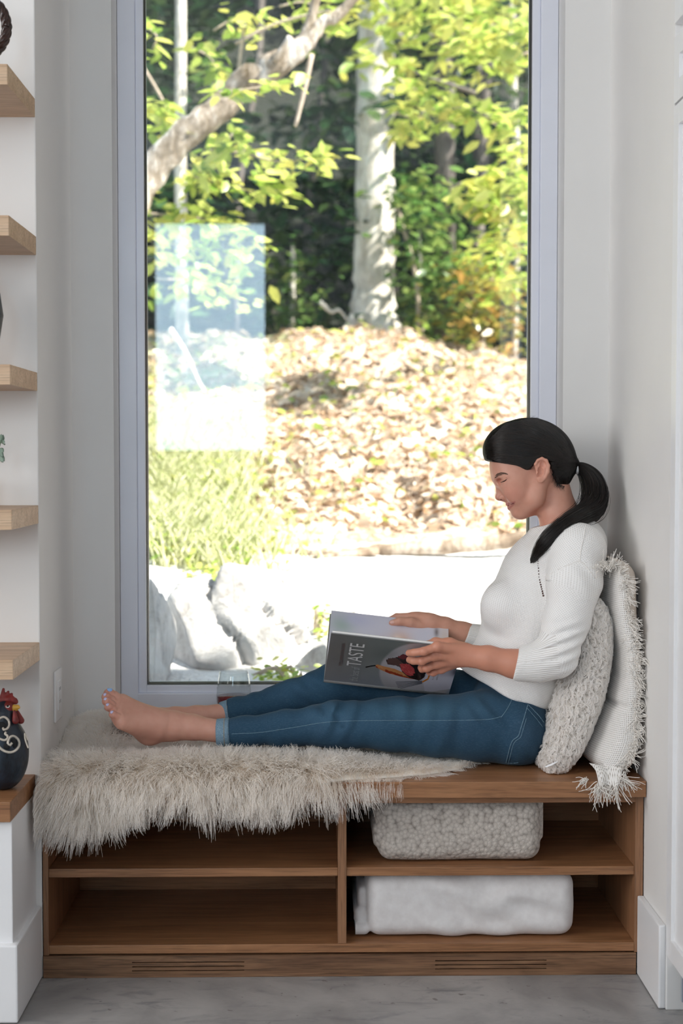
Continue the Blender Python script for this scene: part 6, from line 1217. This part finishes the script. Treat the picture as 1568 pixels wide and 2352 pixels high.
# ================================================================ things on the shelves
def rooster():
    Y = -.135; sc = (3.2 + Y) / F; zb = .4773; ctr = at(4, 1722, Y); P = lambda x, y, o=0.0: at(x, y, Y + o)
    T_ = thing('rooster_figurine', (ctr[0], Y, zb), 'dark blue-black rooster figurine with white scrolls and red comb', 'figurine')
    k = N('dark_hen_glaze'); v = k.coord('Object', (1, 1, .4)); n1 = k.noise(v, 60, 4, .7); k.base(k.ramp(n1, [(.35, (.004, .006, .010)), (.7, (.020, .034, .055))])).set(Roughness=.4); k.bump(n1, .6, .003); Md = k.m
    Mr = plain('red_comb', (.20, .018, .015), .55, .35, 90, .4); My = plain('yellow_beak', (.62, .34, .05), .45, .2, 60); Mwh = plain('cream_scroll', (.60, .54, .46), .7, .12, 120, .3); Mk = plain('hen_cavity', (.003, .003, .004), .8)
    f = Field(ctr - (.085, .085, .12), ctr + (.085, .085, .13), .0022); f.ell(P(4, 1722), (61 * sc, 58 * sc, 72 * sc), .01); f.ell(P(4, 1765), (48 * sc, 46 * sc, 50 * sc), .03); f.path([P(2, 1690), P(10, 1640), P(14, 1624)], [45 * sc, 25 * sc, 14 * sc], .02); f.op(lambda X, Y_, Z: zb - Z + 0 * X + 0 * Y_, f.lo, f.lo + f.h * f.n, .004, 'cut')
    V, Q = f.nets(2); body_ = link('body', fastmesh('body', V, Q), Md, T_, smooth=True); look = f.front()
    f2 = Field(P(-4, 1650, -.03), P(46, 1600, .03), .0012); f2.ell(P(19, 1625, -.006), (14.5 * sc, 15 * sc, 15 * sc), .004); V, Q = f2.nets(1); fc = link('face', fastmesh('face', V, Q), Mr, T_, smooth=True)
    # comb: rounded lobes in one blade
    f3 = Field(P(-10, 1628, -.02), P(50, 1572, .02), .0012); f3.path([P(5, 1608), P(20, 1606), P(36, 1612)], [7 * sc, 8 * sc, 6 * sc], .006)
    for a, b in (((5, 1606), (8, 1583)), ((12, 1604), (19, 1589)), ((20, 1604), (27, 1594)), ((30, 1606), (36, 1606))): f3.cone(P(*a), P(*b), 7.5 * sc, 3.2 * sc, .004, .7)
    V, Q = f3.nets(1); link('comb', fastmesh('comb', V, Q), Mr, T_, smooth=True)
    f4 = Field(P(22, 1645, -.03), P(52, 1610, .02), .001); f4.path([P(29, 1625, -.008), P(40, 1624, -.009), P(46, 1626, -.009)], [7.5 * sc, 5 * sc, 1.2 * sc], .003); f4.path([P(31, 1631, -.008), P(40, 1630, -.009)], [5 * sc, 2 * sc], .002); V, Q = f4.nets(1); link('beak', fastmesh('beak', V, Q), My, T_, smooth=True)
    for x, o in ((36, -.022), (48, -.006)):
        f5 = Field(P(x - 16, 1672, o - .02), P(x + 16, 1625, o + .02), .0013); f5.path([P(x - 3 if x < 40 else x - 8, 1634, o + .004), P(x, 1655, o)], [3.5 * sc, 8 * sc], .003); V, Q = f5.nets(1); link('wattle', fastmesh('wattle', V, Q), Mr, T_, smooth=True)
    e = P(18, 1622, -.0205); tube('eye_white', [e + np.array((math.cos(a) * .0036, -.0012, math.sin(a) * .0026)) for a in np.linspace(2.7, 6.9, 12)], .0009, plain('eye_rim', (.8, .78, .74), .4), fc, 6); bm = bmesh.new(); bmesh.ops.create_uvsphere(bm, u_segments=12, v_segments=8, radius=.0026)
    for v in bm.verts: v.co = v.co + Vector(e + np.array((0, .0002, 0)))
    bmobj('pupil', bm, Mk, fc, smooth=True)
    def scroll(px, r):
        S_ = spline(px, 40); tube('scroll', on_surface(look, S_[:, 0], S_[:, 1], Y - .05, .001), r * sc, Mwh, T_, 8, .7)
    scroll([(-8, 1660), (0, 1650), (10, 1647), (19, 1654), (21, 1664), (17, 1673), (9, 1676), (7, 1671)], 3.6); scroll([(14, 1681), (12, 1686), (17, 1690), (17, 1696), (10, 1700), (0, 1697), (-8, 1693)], 3.6)
    scroll([(28, 1706), (22, 1712), (18, 1706), (22, 1694), (32, 1691), (42, 1700), (43, 1713), (35, 1724), (22, 1728), (8, 1724), (-4, 1714)], 4.0); scroll([(57, 1684), (58, 1698), (62, 1710), (65, 1718)], 2.6); scroll([(57, 1684), (61, 1692), (63.5, 1700)], 1.8)
    for x, y, a, b in ((30, 1708, 9, 11), (14, 1715, 9, 7), (2, 1668, 12, 10)):
        p = on_surface(look, np.array([x]), np.array([y]), Y - .05, .0)[0]; bm = bmesh.new(); bmesh.ops.create_uvsphere(bm, u_segments=16, v_segments=8, radius=1)
        for v in bm.verts: v.co = Vector((p[0] + v.co.x * a * sc, p[1] + v.co.y * .002, p[2] + v.co.z * b * sc))
        bmobj('cut_out', bm, Mk, T_, smooth=True)
rooster()
def ring_sculpture():
    Y = -.17; sc = (3.2 + Y) / F; c = at(-58, 62, Y); T_ = thing('twisted_ring', (c[0], Y, 2.019), 'glossy dark brown twisted ring ornament on the topmost shelf', 'ornament'); Mb = plain('dark_lacquer', (.030, .012, .008), .16, .4, 30); R = 72 * sc
    th = np.linspace(0, 2 * np.pi, 160)
    for kk in range(4):
        a = th * 7 + kk * math.pi / 2; rr_ = R + .0055 * np.cos(a); P = np.stack([c[0] + rr_ * np.cos(th), Y + .0055 * np.sin(a), c[2] + rr_ * np.sin(th)], -1); tube('strand', P, .0062, Mb, T_, 8)
    box('foot_block', (c[0] - .03, Y - .025, 2.0192), (c[0] + .03, Y + .025, c[2] - R - .004), Mb, T_, bev=.003)
ring_sculpture()
def vase():
    Y = -.15; p = at(-62, 724, Y); zb = 1.4012; h = p[2] - zb; T_ = thing('grey_vase', (p[0], Y, zb), 'round dark grey vase at the left edge on the middle shelf', 'vase'); r = .0645
    lathe('vessel', [(0, 0), (.034, .0), (.038, .004), (r * .86, h * .5), (r, h), (r * .9, h * 1.42), (r * .55, h * 1.75), (.024, h * 1.9), (.026, h * 2.02), (.021, h * 2.0), (.02, h * 1.8), (0, h * 1.7)], (p[0], Y, zb), plain('grey_stoneware', (.07, .075, .08), .55, .2, 50, .2), T_, 40)
vase()
def sprig():
    Y = -.14; zb = 1.0982; b = at(-70, 1100, Y); T_ = thing('potted_sprig', (b[0], Y, zb), 'grey-green leafy sprig in a small pot at the left edge', 'plant'); Mp = plain('pot_white', (.7, .7, .68), .5); Ml = plain('sage_leaf', (.22, .30, .24), .6, .2, 40)
    lathe('pot', [(0, 0), (.035, 0), (.042, .07), (.039, .07), (.036, .06), (0, .058)], (b[0], Y, zb), Mp, T_, 28); st = np.array((b[0], Y, zb + .055)); rr = np.random.default_rng(2)
    stems = [[st, at(-40, 1040, Y), at(-8, 1035, Y), at(3, 1012, Y - .01)], [st, at(-60, 1020, Y), at(-40, 990, Y)], [st, at(-90, 1020, Y), at(-110, 1000, Y)]]
    for s in stems: tube('stem', spline(s, 14), .0014, plain('sprig_stem', (.15, .2, .13), .7), T_, 6)
    lf = [((0, 1018), (6, 997), 6.5), ((2, 1016), (13, 1017), 6), ((0, 1030), (9, 1040), 5), ((-6, 1040), (10, 1061), 7.5), ((-4, 1030), (8, 1050), 4.5), ((-30, 1040), (-20, 1010), 8), ((-45, 1000), (-36, 970), 7), ((-60, 1015), (-75, 985), 7), ((-100, 1005), (-120, 985), 7), ((-80, 1030), (-70, 1000), 8)]
    for (x0, y0), (x1, y1), wd in lf:
        a, b2 = at(x0, y0, Y), at(x1, y1, Y - .012); d = b2 - a; L = np.linalg.norm(d); d /= L; s = np.cross(d, (0, 1.0, .25)); s /= np.linalg.norm(s); n = np.cross(s, d); V, Fc = [], []; w_ = wd * .00096 / 1.0
        for i in range(9):
            t = i / 8; ww = w_ * math.sin(math.pi * min(1, t * .9 + .06)) ** .7
            for j in (-1, -.5, 0, .5, 1): V.append(a + d * L * t + s * ww * j + n * (.003 * j * j - .004 * t * t))
        for i in range(8):
            for j in range(4): q = i * 5 + j; Fc.append((q, q + 1, q + 6, q + 5))
        o = link('leaf', mesh('leaf', V, Fc), Ml, T_, smooth=True); o.modifiers.new('solid', 'SOLIDIFY').thickness = .0008
sprig()
